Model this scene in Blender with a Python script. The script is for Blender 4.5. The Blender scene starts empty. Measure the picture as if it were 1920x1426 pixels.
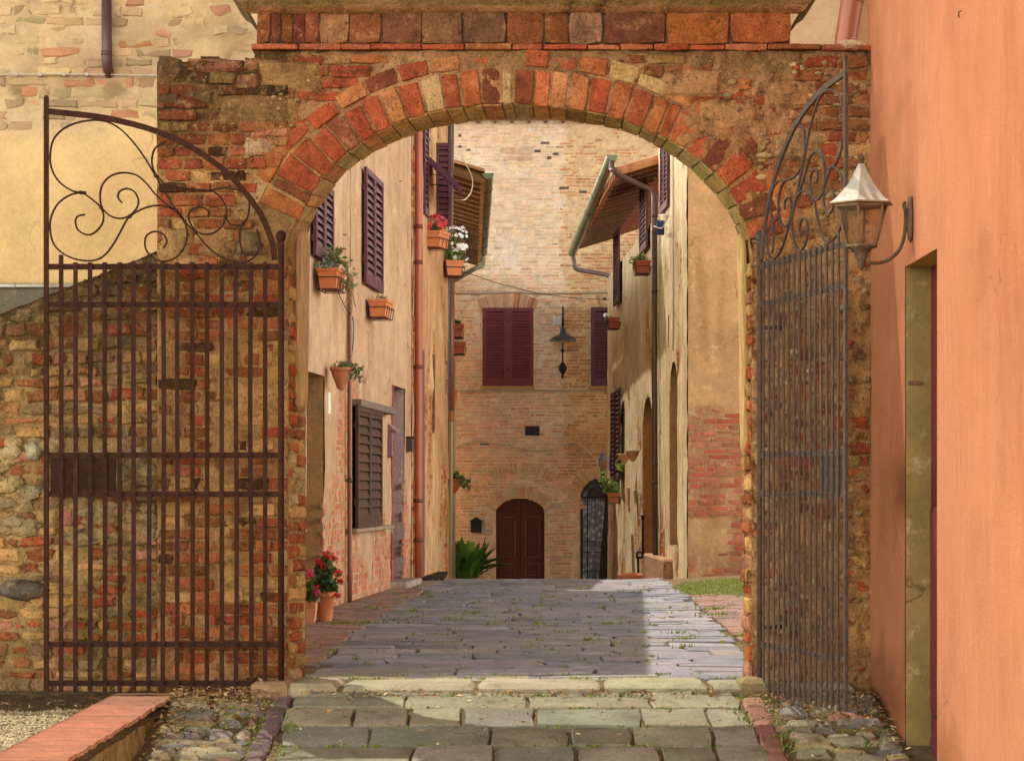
import bpy, math, random
from mathutils import Vector, Matrix, noise
random.seed(11)
R = math.radians
S = bpy.context.scene
COL = S.collection
FPX = 4577.0          # focal length of the photograph in its own pixels
HZ = 920.0            # horizon row
CZ = 1.19             # eye height above the threshold
YA = 15.3             # front face of the archway

def P(px, py, Y):
    return Vector(((px-960)*Y/FPX, Y, CZ-(py-HZ)*Y/FPX))
def ray(px, py):
    return Vector(((px-960)/FPX, 1.0, -(py-HZ)/FPX))
def lerp(a, b, t): return a+(b-a)*t
def smooth(t):
    t = max(0., min(1., t)); return t*t*(3-2*t)
def mixc(a, b, t):
    t = max(0., min(1., t)); return tuple(a[i]+(b[i]-a[i])*t for i in range(3))
def jit(c, a=.15, h=.05):
    k = 1+random.uniform(-a, a)
    return tuple(max(0., x*k*(1+random.uniform(-h, h))) for x in c[:3])
def nz(x, y, z=0., s=1.): return noise.noise(Vector((x*s, y*s, z*s)))
def fb(x, y, z=0., s=1., o=4):
    return noise.fractal(Vector((x*s, y*s, z*s)), 1.0, 2.1, o)

# ---------------------------------------------------------------- scene graph
def tag(o, label=None, cat=None, group=None, kind=None):
    if label: o['label'] = label
    if cat: o['category'] = cat
    if group: o['group'] = group
    if kind: o['kind'] = kind
    return o
def thing(name, label, cat, loc=(0, 0, 0), group=None, rz=0.):
    o = bpy.data.objects.new(name, None); COL.objects.link(o)
    o.location = loc; o.rotation_euler = (0, 0, rz); o.empty_display_size = .1
    return tag(o, label, cat, group)
def wloc(o):
    v = Vector((0, 0, 0))
    while o is not None:
        v += o.location; o = o.parent
    return v

class MB:
    """collects vertices / faces / vertex colours and links them as one mesh object"""
    def __init__(s): s.v = []; s.f = []; s.c = []
    def add(s, vs, fs, col=(.5, .5, .5)):
        b = len(s.v)
        s.v.extend([tuple(v) for v in vs])
        if len(vs) and isinstance(col[0], (tuple, list)): s.c.extend(col)
        else: s.c.extend([col]*len(vs))
        s.f.extend([tuple(i+b for i in f) for f in fs])
    def quad(s, a, b, c, d, col=(.5, .5, .5)): s.add([a, b, c, d], [(0, 1, 2, 3)], col)
    def box(s, lo, hi, col=(.5, .5, .5), F=None):
        (x0, y0, z0), (x1, y1, z1) = lo, hi
        vs = [(x0,y0,z0),(x1,y0,z0),(x1,y1,z0),(x0,y1,z0),(x0,y0,z1),(x1,y0,z1),(x1,y1,z1),(x0,y1,z1)]
        if F is not None: vs = [F.at(*v) for v in vs]
        s.add(vs, [(0,3,2,1),(4,5,6,7),(0,1,5,4),(1,2,6,5),(2,3,7,6),(3,0,4,7)], col)
    def bbox(s, lo, hi, bev=.004, col=(.5,.5,.5), F=None):
        """box with chamfered edges (each corner split in three)"""
        lo = Vector(lo); hi = Vector(hi)
        c = (lo+hi)/2; h = (hi-lo)/2
        b = min(bev, min(h)*.8)
        vs = []; idx = {}
        for sx in (-1, 1):
            for sy in (-1, 1):
                for sz in (-1, 1):
                    sg = Vector((sx, sy, sz))
                    for ax in range(3):
                        p = Vector([c[i]+sg[i]*(h[i] if i == ax else h[i]-b) for i in range(3)])
                        idx[(sx, sy, sz, ax)] = len(vs); vs.append(p)
        fs = []
        for ax in range(3):
            o1, o2 = [(1, 2), (2, 0), (0, 1)][ax]
            for sg in (-1, 1):
                loop = []
                for a, bb in ((-1,-1),(1,-1),(1,1),(-1,1)):
                    k = [0, 0, 0]; k[ax] = sg; k[o1] = a; k[o2] = bb
                    loop.append(idx[(k[0], k[1], k[2], ax)])
                fs.append(loop if sg > 0 else loop[::-1])
        for ax in range(3):
            o1, o2 = [(1, 2), (2, 0), (0, 1)][ax]
            for a in (-1, 1):
                for bb in (-1, 1):
                    k0 = [0,0,0]; k0[ax] = -1; k0[o1] = a; k0[o2] = bb
                    k1 = list(k0); k1[ax] = 1
                    q = [idx[(*k0, o1)], idx[(*k1, o1)], idx[(*k1, o2)], idx[(*k0, o2)]]
                    fs.append(q if a*bb < 0 else q[::-1])
        for sx in (-1, 1):
            for sy in (-1, 1):
                for sz in (-1, 1):
                    t = [idx[(sx,sy,sz,0)], idx[(sx,sy,sz,1)], idx[(sx,sy,sz,2)]]
                    fs.append(t if sx*sy*sz > 0 else t[::-1])
        if F is not None: vs = [F.at(*v) for v in vs]
        s.add(vs, fs, col)
    def tube(s, pts, r, n=8, col=(.5,.5,.5), cap=True, ry=None, up=None):
        pts = [Vector(p) for p in pts]
        rs = r if isinstance(r, (list, tuple)) else [r]*len(pts)
        vs = []; fs = []; prev = None
        for i, p in enumerate(pts):
            t = (pts[min(i+1, len(pts)-1)]-pts[max(i-1, 0)])
            if t.length < 1e-9: t = Vector((0, 0, 1))
            t.normalize()
            if up is not None: a = Vector(up)
            elif prev is None: a = Vector((0, 0, 1)) if abs(t.z) < .9 else Vector((1, 0, 0))
            else: a = prev
            a = a-t*a.dot(t)
            if a.length < 1e-6: a = t.orthogonal()
            a.normalize(); b = t.cross(a); prev = a
            for k in range(n):
                q = 2*math.pi*(k+.5)/n
                vs.append(p+a*math.cos(q)*rs[i]+b*math.sin(q)*(rs[i] if ry is None else ry))
        m = len(pts)
        for i in range(m-1):
            for k in range(n):
                k2 = (k+1) % n
                fs.append((i*n+k, i*n+k2, (i+1)*n+k2, (i+1)*n+k))
        if cap:
            fs.append(tuple(range(n))[::-1]); fs.append(tuple((m-1)*n+k for k in range(n)))
        s.add(vs, fs, col)
    def flat(s, pts, w, d, nrm, col=(.5,.5,.5)):
        """flat bar swept along pts: w in the plane, d along nrm"""
        pts = [Vector(p) for p in pts]; nrm = Vector(nrm).normalized()
        vs = []; fs = []
        for i, p in enumerate(pts):
            t = (pts[min(i+1, len(pts)-1)]-pts[max(i-1, 0)]).normalized()
            b = nrm.cross(t).normalized()
            for (x, y) in ((-.5,-.5),(.5,-.5),(.5,.5),(-.5,.5)): vs.append(p+b*x*w+nrm*y*d)
        m = len(pts)
        for i in range(m-1):
            for k in range(4):
                k2 = (k+1) % 4; fs.append((i*4+k, i*4+k2, (i+1)*4+k2, (i+1)*4+k))
        fs.append((3, 2, 1, 0)); fs.append(tuple((m-1)*4+k for k in range(4)))
        s.add(vs, fs, col)
    def lathe(s, prof, c=(0,0,0), n=16, col=(.5,.5,.5), sx=1., sy=1., a0=0., cap=True):
        c = Vector(c); vs = []; fs = []
        for (r, z) in prof:
            for k in range(n):
                q = a0+2*math.pi*k/n
                vs.append(c+Vector((r*math.cos(q)*sx, r*math.sin(q)*sy, z)))
        for i in range(len(prof)-1):
            for k in range(n):
                k2 = (k+1) % n; fs.append((i*n+k, i*n+k2, (i+1)*n+k2, (i+1)*n+k))
        if cap:
            fs.append(tuple(range(n))[::-1]); fs.append(tuple((len(prof)-1)*n+k for k in range(n)))
        s.add(vs, fs, col)
    def blob(s, c, r, col=(.5,.5,.5), F=None, amp=.18, n1=8, n2=5):
        """irregular pebble; r=(rx,ry,rz)"""
        vs = []; fs = []; sd = random.uniform(0, 99)
        for i in range(n2+1):
            th = math.pi*i/n2
            for k in range(n1):
                ph = 2*math.pi*k/n1
                d = Vector((math.sin(th)*math.cos(ph), math.sin(th)*math.sin(ph), math.cos(th)))
                m = 1+amp*noise.noise(d*1.6+Vector((sd, sd, 0)))*1.6
                vs.append((c[0]+d.x*r[0]*m, c[1]+d.y*r[1]*m, c[2]+d.z*r[2]*m))
        for i in range(n2):
            for k in range(n1):
                k2 = (k+1) % n1; fs.append((i*n1+k, (i+1)*n1+k, (i+1)*n1+k2, i*n1+k2))
        if F is not None: vs = [F.at(*v) for v in vs]
        s.add(vs, fs, col)
    def build(s, name, mat, parent=None, smooth=False, auto=None):
        me = bpy.data.meshes.new(name)
        off = wloc(parent) if parent is not None else Vector((0, 0, 0))
        if getattr(s, 'local', False): off = Vector((0, 0, 0))
        me.from_pydata([(v[0]-off.x, v[1]-off.y, v[2]-off.z) for v in s.v], [], s.f)
        ca = me.color_attributes.new('Col', 'FLOAT_COLOR', 'POINT')
        flatc = []
        for c in s.c: flatc.extend((c[0], c[1], c[2], 1.))
        ca.data.foreach_set('color', flatc)
        me.materials.append(mat)
        if smooth: me.polygons.foreach_set('use_smooth', [True]*len(me.polygons))
        me.update()
        if smooth and mat in (M['mason'], M['ring'], M['paving'], M['far'], M['plaster'], M['stone'], M['yellow'], M['tile']): me.set_sharp_from_angle(angle=R(34))
        if auto is not None:
            me.polygons.foreach_set('use_smooth', [True]*len(me.polygons))
            me.set_sharp_from_angle(angle=R(auto))
        o = bpy.data.objects.new(name, me); COL.objects.link(o)
        if parent is not None: o.parent = parent
        return o

def local():
    m = MB(); m.local = True; return m

class Frame:
    """u along U, v along V, w along N"""
    def __init__(s, O, U, N=None, V=(0, 0, 1), zf=None):
        s.O = Vector(O); s.U = Vector(U).normalized(); s.V = Vector(V).normalized()
        s.N = Vector(N).normalized() if N is not None else s.U.cross(s.V)
        s.zf = zf
    def at(s, u, v, w=0.):
        p = s.O+s.U*u+s.V*v+s.N*w
        if s.zf: p.z += s.zf(p.x, p.y)
        return p
    def hit(s, px, py):
        d = ray(px, py); C = Vector((0, 0, CZ))
        t = (s.O-C).dot(s.N)/d.dot(s.N)
        p = C+d*t
        q = p-s.O
        return q.dot(s.U), q.dot(s.V)

def brick(m, F, u0, u1, v0, v1, prot, col, jt=.006, bev=.005, back=.03, dome=.003, kn=.12):
    us = [u0, (u0+u1)/2, u1, u1, u1, (u0+u1)/2, u0, u0]
    vs_ = [v0, v0, v0, (v0+v1)/2, v1, v1, v1, (v0+v1)/2]
    cu, cv = (u0+u1)/2, (v0+v1)/2
    hu, hv = (u1-u0)/2, (v1-v0)/2
    o = [(us[i]+random.uniform(-jt, jt), vs_[i]+random.uniform(-jt, jt)) for i in range(8)]
    # knock the corners in a little
    for i in (0, 2, 4, 6):
        k = random.uniform(.0, kn)
        o[i] = (o[i][0]+(cu-o[i][0])*k*min(1, hv/hu), o[i][1]+(cv-o[i][1])*k)
    V = []; C = []
    ins = (max(0, 1-bev/hu), max(0, 1-bev/hv))
    tl = (random.uniform(-1, 1)*dome, random.uniform(-1, 1)*dome)
    for (x, y) in o: V.append(F.at(x, y, -back)); C.append(mixc(col, (col[0]*.7, col[1]*.7, col[2]*.7), 1))
    for (x, y) in o: V.append(F.at(x, y, prot-bev*.8)); C.append(jit(col, .05, .02))
    for (x, y) in o:
        V.append(F.at(cu+(x-cu)*ins[0], cv+(y-cv)*ins[1], prot+tl[0]*(x-cu)/hu+tl[1]*(y-cv)/hv+random.uniform(-.4, .4)*dome)); C.append(jit(col, .07, .03))
    V.append(F.at(cu+random.uniform(-.3, .3)*hu, cv, prot+random.uniform(-.2, 1)*dome)); C.append(jit(col, .06, .03))
    fs = []
    for r in (0, 1):
        for i in range(8):
            j = (i+1) % 8
            fs.append((r*8+i, r*8+j, (r+1)*8+j, (r+1)*8+i))
    for i in range(8): fs.append((16+i, 16+(i+1) % 8, 24))
    m.add(V, fs, C)

def sbrick(m, F, u0, u1, v0, v1, prot, col, jt=.005, back=.02):
    o = [(u0+random.uniform(-jt, jt), v0+random.uniform(-jt, jt)), (u1+random.uniform(-jt, jt), v0+random.uniform(-jt, jt)),
         (u1+random.uniform(-jt, jt), v1+random.uniform(-jt, jt)), (u0+random.uniform(-jt, jt), v1+random.uniform(-jt, jt))]
    V = [F.at(x, y, -back) for x, y in o]+[F.at(x, y, prot+random.uniform(-.002, .002)) for x, y in o]
    C = [col]*4+[jit(col, .06, .02) for _ in o]
    m.add(V, [(4,5,6,7),(0,1,5,4),(1,2,6,5),(2,3,7,6),(3,0,4,7)], C)

def courses(m, F, u0, u1, v0, v1, ch, bl, gap, prot, colf, keep=None, simple=False, jt=.006, bev=.005, var=.35, chv=.12, wob=0.):
    v = v0
    while v < v1-ch*.4:
        h = ch*random.uniform(1-chv, 1+chv)
        vt = min(v+h, v1)
        u = u0-random.uniform(0, bl*.5) if not keep else u0-random.uniform(0, bl)
        while u < u1:
            l = bl*random.uniform(1-var, 1+var)
            if random.random() < .25: l *= .55
            a, b = max(u, u0), min(u+l, u1)
            if u1-b < bl*.25: b = u1
            if b-a > ch*.45:
                cu, cv = (a+b)/2, (v+vt)/2
                dv = wob*nz(cu, cv, 3.1, 1.3)
                k = keep(cu, cv) if keep else True
                if k:
                    p = prot() if callable(prot) else prot
                    c = colf(cu, cv)
                    (sbrick if simple else brick)(m, F, a+gap/2, b-gap/2, v+gap/2+dv, vt-gap/2+dv, p, c, **({'jt': jt} if simple else {'jt': jt, 'bev': bev}))
            u = b if b == u1 else u+l
            if b == u1: break
        v = vt

def wgrid(m, F, us, vs, hf, cf, inside=None):
    """height-field wall face; faces whose centre satisfies inside() are left out"""
    nu, nv = len(us), len(vs)
    V = []; C = []
    for v in vs:
        for u in us:
            h = hf(u, v); V.append(F.at(u, v, h)); C.append(cf(u, v, h))
    fs = []
    for j in range(nv-1):
        for i in range(nu-1):
            if inside and inside((us[i]+us[i+1])/2, (vs[j]+vs[j+1])/2): continue
            fs.append((j*nu+i, j*nu+i+1, (j+1)*nu+i+1, (j+1)*nu+i))
    m.add(V, fs, C)

def steps(a, b, d, extra=()):
    n = max(1, int(round((b-a)/d)))
    l = [a+(b-a)*i/n for i in range(n+1)]
    for e in extra:
        if a < e < b:
            k = min(range(len(l)), key=lambda i: abs(l[i]-e))
            if 0 < k < len(l)-1: l[k] = e
            else: l.append(e)
    return sorted(set(l))

def spline(pts, n=6, closed=False):
    """Catmull-Rom through 2-D or 3-D points"""
    pts = [Vector(p) for p in pts]; out = []
    for i in range(len(pts)-1):
        p0 = pts[max(i-1, 0)]; p1 = pts[i]; p2 = pts[i+1]; p3 = pts[min(i+2, len(pts)-1)]
        for k in range(n):
            t = k/n
            out.append(.5*((2*p1)+(p2-p0)*t+(2*p0-5*p1+4*p2-p3)*t*t+(3*p1-p0-3*p2+p3)*t**3))
    out.append(pts[-1]); return out
def resample(pts, n):
    pts = [Vector(p) for p in pts]
    L = [0]
    for a, b in zip(pts, pts[1:]): L.append(L[-1]+(b-a).length)
    out = []; j = 0
    for i in range(n):
        t = L[-1]*i/(n-1)
        while j < len(L)-2 and L[j+1] < t: j += 1
        d = L[j+1]-L[j]
        out.append(pts[j].lerp(pts[j+1], (t-L[j])/d if d > 0 else 0))
    return out

# ---------------------------------------------------------------- materials
class NT:
    def __init__(s, name):
        s.m = bpy.data.materials.new(name); s.m.use_nodes = True
        s.t = s.m.node_tree; s.b = s.t.nodes['Principled BSDF']; s.out = s.t.nodes['Material Output']
        s.tc = s.t.nodes.new('ShaderNodeTexCoord')
    def n(s, t, **k):
        x = s.t.nodes.new(t)
        for a, v in k.items():
            if a.startswith('_'): setattr(x, a[1:], v)
            else: x.inputs[a.replace('9', ' ')].default_value = v
        return x
    def l(s, a, b): s.t.links.new(a, b)
    def noise(s, scale, detail=4, rough=.6, vec=None, sc3=None):
        x = s.n('ShaderNodeTexNoise', Scale=scale, Detail=detail, Roughness=rough)
        v = vec or s.tc.outputs['Object']
        if sc3:
            mp = s.n('ShaderNodeMapping'); mp.inputs['Scale'].default_value = sc3
            s.l(v, mp.inputs['Vector']); v = mp.outputs['Vector']
        s.l(v, x.inputs['Vector']); return x.outputs['Fac']
    def rng(s, f, a, b, c, d):
        x = s.n('ShaderNodeMapRange'); x.inputs[1].default_value = a; x.inputs[2].default_value = b
        x.inputs[3].default_value = c; x.inputs[4].default_value = d; s.l(f, x.inputs[0]); return x.outputs[0]
    def mul(s, col, f):
        x = s.n('ShaderNodeVectorMath', _operation='SCALE'); s.l(col, x.inputs[0]); s.l(f, x.inputs['Scale']); return x.outputs[0]
    def math(s, op, a, b):
        x = s.n('ShaderNodeMath', _operation=op)
        for i, q in enumerate((a, b)):
            if isinstance(q, (int, float)): x.inputs[i].default_value = q
            else: s.l(q, x.inputs[i])
        return x.outputs[0]
    def mix(s, f, a, b):
        x = s.n('ShaderNodeMix', _data_type='RGBA')
        if isinstance(f, (int, float)): x.inputs['Factor'].default_value = f
        else: s.l(f, x.inputs['Factor'])
        for i, q in ((6, a), (7, b)):
            if isinstance(q, tuple): x.inputs[i].default_value = (*q[:3], 1)
            else: s.l(q, x.inputs[i])
        return x.outputs[2]
    def bump(s, f, strength, dist, prev=None):
        x = s.n('ShaderNodeBump', Strength=strength, Distance=dist); s.l(f, x.inputs['Height'])
        if prev: s.l(prev, x.inputs['Normal'])
        return x.outputs[0]

def m_mason(name, s1=9., s2=55., amt=.35, bump=.6, dist=.01, rough=.9, stain=None, pits=True, crack=None):
    """vertex colour modulated by two scales of grain, with pitted bump"""
    t = NT(name)
    at = t.n('ShaderNodeAttribute', _attribute_name='Col').outputs['Color']
    a = t.rng(t.noise(s1, 5, .65), .25, .75, 1-amt, 1+amt)
    b = t.rng(t.noise(s2, 3, .7), .25, .75, 1-amt*.7, 1+amt*.7)
    c = t.mul(t.mul(at, a), b)
    for (sc_, s_, lo_, wd_, am_) in (stain or ()):
        c = t.mix(t.rng(t.noise(s_, 7, .72), lo_, lo_+wd_, 0, am_), c, sc_)
    if crack:
        wv = t.n('ShaderNodeVectorMath', _operation='ADD'); nn = t.n('ShaderNodeTexNoise', Scale=3.5, Detail=4); t.l(t.tc.outputs['Object'], nn.inputs['Vector'])
        sc3 = t.n('ShaderNodeVectorMath', _operation='SCALE'); sc3.inputs['Scale'].default_value = .35; t.l(nn.outputs['Color'], sc3.inputs[0])
        t.l(t.tc.outputs['Object'], wv.inputs[0]); t.l(sc3.outputs[0], wv.inputs[1])
        ve = t.n('ShaderNodeTexVoronoi', Scale=crack, _feature='DISTANCE_TO_EDGE'); t.l(wv.outputs[0], ve.inputs['Vector'])
        cm = t.math('MULTIPLY', t.rng(ve.outputs['Distance'], .0, .012, 1, 0), t.rng(t.noise(1.1, 3), .5, .62, 0, .75))
        c = t.mix(cm, c, (.10, .055, .025))
    t.l(c, t.b.inputs['Base Color']); t.b.inputs['Roughness'].default_value = rough
    t.b.inputs['Specular IOR Level'].default_value = .04
    nb = t.bump(t.noise(s2*.8, 5, .75), min(1, bump*1.3), dist*1.6)
    nb = t.bump(t.noise(s2*.25, 5, .7), min(1, bump), dist*2.2, nb)
    if pits:
        vo = t.n('ShaderNodeTexVoronoi', Scale=s2*1.3); t.l(t.tc.outputs['Object'], vo.inputs['Vector'])
        nb = t.bump(t.rng(vo.outputs['Distance'], .05, .45, 0, 1), bump*.35, dist*.6, nb)
    t.l(nb, t.b.inputs['Normal'])
    return t.m
def m_plain(name, col, rough=.6, metal=0., amt=.2, s=25., bump=.1, dist=.003, spec=.4, attr=False, sc3=None):
    t = NT(name)
    n1 = t.noise(s, 5, .65, sc3=sc3)
    f = t.rng(n1, .25, .75, 1-amt, 1+amt)
    if attr: base = t.n('ShaderNodeAttribute', _attribute_name='Col').outputs['Color']
    else:
        rgb = t.n('ShaderNodeRGB'); rgb.outputs[0].default_value = (*col, 1); base = rgb.outputs[0]
    t.l(t.mul(base, f), t.b.inputs['Base Color'])
    t.b.inputs['Roughness'].default_value = rough; t.b.inputs['Metallic'].default_value = metal
    t.b.inputs['Specular IOR Level'].default_value = spec
    if bump: t.l(t.bump(t.noise(s*2.2, 4, .6, sc3=sc3), bump, dist), t.b.inputs['Normal'])
    return t.m
def m_leaf(name):
    t = NT(name)
    at = t.n('ShaderNodeAttribute', _attribute_name='Col').outputs['Color']
    t.l(t.mul(at, t.rng(t.noise(40, 2), .3, .7, .75, 1.25)), t.b.inputs['Base Color'])
    t.b.inputs['Roughness'].default_value = .55; t.b.inputs['Specular IOR Level'].default_value = .3
    tr = t.n('ShaderNodeBsdfTranslucent'); t.l(at, tr.inputs['Color'])
    mx = t.n('ShaderNodeMixShader', Fac=.28); t.l(t.b.outputs[0], mx.inputs[1]); t.l(tr.outputs[0], mx.inputs[2])
    t.l(mx.outputs[0], t.out.inputs['Surface'])
    return t.m

M = {}
SM = ((.46,.27,.115), 11, .53, .10, .55); GR = ((.05,.028,.013), 7, .54, .12, .72); GR2 = ((.04,.024,.012), 38, .58, .06, .8); LT = ((.62,.46,.25), 26, .62, .06, .55)
M['mason'] = m_mason('old_masonry', 9, 60, .40, .9, .014, stain=(SM, GR, GR2, LT))
M['ring'] = m_mason('arch_brick', 9, 60, .46, .9, .012, stain=((SM[0], 9, .58, .08, .5), (GR[0], 8, .58, .1, .5), GR2))
M['far'] = m_mason('far_masonry', 5, 30, .22, .5, .012, pits=False, stain=(((.68,.49,.29), 4, .56, .1, .45), ((.25,.15,.07), 9, .62, .08, .45)))
M['plaster'] = m_mason('house_plaster', 2.5, 22, .2, .6, .012, pits=False, crack=.9, stain=(((.66,.46,.27), 6, .57, .08, .5), ((.27,.15,.07), 10, .62, .06, .5)))
M['stone'] = m_mason('paving_stone', 6, 50, .3, .55, .008)
M['yellow'] = m_mason('ochre_plaster', 3, 30, .16, .5, .008, pits=False, crack=1.3, stain=(((.70,.50,.25), 5, .58, .08, .4), ((.30,.19,.08), 16, .64, .05, .5)))
M['paving'] = m_mason('worn_flagstone', 4, 45, .28, .6, .01, stain=(((.10,.085,.06), 6, .56, .14, .55), ((.36,.33,.27), 9, .60, .1, .4), ((.09,.09,.03), 18, .63, .07, .6)), crack=2.2)
M['tile'] = m_mason('terracotta_tile', 8, 60, .2, .3, .004, rough=.85, pits=False)
M['pot'] = m_mason('terracotta_pot', 12, 80, .13, .15, .002, rough=.8, pits=False)
M['iron'] = m_plain('rusty_iron', (.1, .048, .027), .8, 0., .5, 30, .4, .003, .12, attr=True)
M['lamp'] = m_plain('dull_lamp_metal', (.4, .4, .35), .7, 0., .22, 18, .15, .002, .25, attr=True)
M['dark'] = m_plain('dark_metal', (.022, .02, .024), .5, .5, .25, 30, .1)
M['pipe'] = m_plain('painted_pipe', (.3, .1, .05), .42, .15, .18, 12, .08, .002, attr=True, sc3=(1, 1, .25))
M['shutter'] = m_plain('painted_shutter_wood', (.1, .03, .04), .65, 0., .25, 14, .2, .002, .15, attr=True)
M['wood'] = m_plain('weathered_timber', (.3, .18, .07), .8, 0., .45, 14, .6, .008, attr=True, sc3=(3, 3, .25))
M['leaf'] = m_leaf('leaves')
M['petal'] = m_plain('petals', (.5, .02, .03), .6, 0., .15, 60, 0, attr=True)
M['cable'] = m_plain('cable_sheath', (.3, .28, .24), .6, 0., .1, 20, 0, attr=True)
t = NT('dark_glass'); t.b.inputs['Base Color'].default_value = (.012, .012, .016, 1); t.b.inputs['Roughness'].default_value = .12
t.b.inputs['Normal'].default_value = (0, 0, 0)
t.l(t.bump(t.noise(3, 2), .05, .01), t.b.inputs['Normal']); M['glass'] = t.m
t = NT('lantern_pane')
tp = t.n('ShaderNodeBsdfTransparent'); t.l(t.mix(t.rng(t.noise(14, 4), .4, .65, 0, 1), (.95, .88, .78), (.82, .72, .6)), tp.inputs['Color'])
gl = t.n('ShaderNodeBsdfGlossy', Roughness=.12); df = t.n('ShaderNodeBsdfTranslucent'); df.inputs['Color'].default_value = (.85, .7, .52, 1)
m1 = t.n('ShaderNodeMixShader', Fac=.07); t.l(tp.outputs[0], m1.inputs[1]); t.l(df.outputs[0], m1.inputs[2])
m2 = t.n('ShaderNodeMixShader', Fac=.06); t.l(m1.outputs[0], m2.inputs[1]); t.l(gl.outputs[0], m2.inputs[2])
t.l(m2.outputs[0], t.out.inputs['Surface']); M['lantern_glass'] = t.m
# rough orange render with vertical trowel streaks
t = NT('orange_render')
a = t.noise(1.3, 5, .6, sc3=(1, 1, .35)); g = t.noise(120, 3, .7); st = t.noise(16, 4, .6, sc3=(1, 1, .1))
c = t.mix(t.rng(a, .3, .7, 0, 1), (.50, .205, .105), (.44, .172, .083))
c = t.mul(c, t.rng(g, .3, .7, .86, 1.12)); c = t.mul(c, t.rng(st, .3, .7, .94, 1.05))
at = t.n('ShaderNodeAttribute', _attribute_name='Col').outputs['Color']
vm = t.n('ShaderNodeVectorMath', _operation='MULTIPLY'); t.l(c, vm.inputs[0]); t.l(at, vm.inputs[1])
t.l(vm.outputs[0], t.b.inputs['Base Color']); t.b.inputs['Roughness'].default_value = .95; t.b.inputs['Specular IOR Level'].default_value = .03
sc_ = t.rng(t.noise(26, 4, .55, sc3=(1, 1, .16)), .66, .74, 0, 1)
c = t.mix(t.math('MULTIPLY', sc_, .45), c, (.30, .10, .045))
t.l(c, vm.inputs[0])
bl = t.noise(.9, 6, .7); c = t.mix(t.rng(bl, .50, .66, 0, .5), c, (.34, .135, .07)); c = t.mix(t.rng(t.noise(7, 6, .7), .58, .70, 0, .3), c, (.56, .27, .15)); nn = t.n('ShaderNodeTexNoise', Scale=2.5, Detail=5); t.l(t.tc.outputs['Object'], nn.inputs['Vector'])
s3 = t.n('ShaderNodeVectorMath', _operation='SCALE'); s3.inputs['Scale'].default_value = .5; t.l(nn.outputs['Color'], s3.inputs[0])
wv = t.n('ShaderNodeVectorMath', _operation='ADD'); t.l(t.tc.outputs['Object'], wv.inputs[0]); t.l(s3.outputs[0], wv.inputs[1])
ve = t.n('ShaderNodeTexVoronoi', Scale=.75, _feature='DISTANCE_TO_EDGE'); t.l(wv.outputs[0], ve.inputs['Vector'])
cm = t.math('MULTIPLY', t.rng(ve.outputs['Distance'], 0, .004, 1, 0), t.rng(t.noise(.8, 3), .5, .6, 0, .7)); c = t.mix(cm, c, (.2, .07, .035))
t.l(c, vm.inputs[0])
nb = t.bump(g, .7, .010); nb = t.bump(st, .45, .02, nb); nb = t.bump(t.noise(45, 5, .65), .5, .015, nb); nb = t.bump(sc_, -.5, .01, nb); nb = t.bump(t.noise(300, 2), .4, .003, nb)
t.l(nb, t.b.inputs['Normal']); M['orange'] = t.m

# ---------------------------------------------------------------- palette (linear base colours)
RED = (.42, .100, .042); ORA = (.52, .165, .056); BRN = (.32, .112, .04); DRK = (.095, .046, .02)
TAN = (.60, .335, .12); MOR = (.44, .27, .125); MOSS = (.17, .135, .038); PNK = (.50, .22, .13); CRM = (.60, .42, .23)
GRY = (.30, .27, .245); YEL = (.62, .40, .17)
def pick(*cw):
    r = random.uniform(0, sum(w for _, w in cw))
    for c, w in cw:
        r -= w
        if r <= 0: return c
    return cw[-1][0]
# ================================================================ GROUND
def gz(x, y):
    """terrain height"""
    if y < 15.08:
        d = 15.08-y
        z = -.040-.178*d if d < 5 else -.040-.89-.178*2*(1-math.exp(-(d-5)/2))
    elif y < 15.45 and (x < -1.6 or x > 1.62): z = -.10
    elif y < 32: z = 0.
    else: z = -1.3*smooth((y-32)/19.)
    if y > 15.08: z += .06*max(0., x-1.7)*smooth((y-17)/8)+.012*nz(x, y, 7, .5)
    return z
def stonecol():
    return jit(pick(((.235,.215,.145), 4), ((.26,.232,.155), 3), ((.205,.196,.146), 2), ((.245,.214,.158), 2)), .10, .03)
def graycol():
    return jit(pick(((.265,.248,.268), 4), ((.295,.272,.28), 3), ((.235,.226,.258), 3), ((.285,.258,.245), 2)), .11, .03)
m = MB()
xs = sorted(set(steps(-60, -6, 6)+steps(-6, 6, .25)+steps(6, 60, 6)))
ys = sorted(set(steps(-40, 8, 4)+steps(8, 15.06, .3)+[15.06, 15.10]+steps(15.1, 52, .45)+steps(52, 120, 8)))
V = []; C = []
for y in ys:
    for x in xs:
        V.append((x, y, gz(x, y)-.022+.008*nz(x, y, 0, 2)))
        k = mixc((.27,.19,.10), (.20,.155,.085), .5+.5*nz(x, y, 4, 1.7))
        if 14.6 < y < 15.5 and (x < -1.5 or x > 1.6): k = (.11,.075,.04)
        C.append(mixc((.58,.46,.29), k, smooth((y-9.5)/2) if abs(x) < 9 else 0))  # unseen outer ground made paler to bounce light onto the walls
n = len(xs)
m.add(V, [(j*n+i, j*n+i+1, (j+1)*n+i+1, (j+1)*n+i) for j in range(len(ys)-1) for i in range(n-1)], C)
tag(m.build('ground', M['mason'], None, True), kind='structure')

GF = Frame((0, 0, 0), (1, 0, 0), (0, 0, 1), (0, 1, 0), zf=gz)
FAx = lambda y: -3.80+.077*y                     # line of the houses on the left
RGx = lambda y: 2.487-.0306*(y-34.5)             # line of the houses on the right
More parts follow.
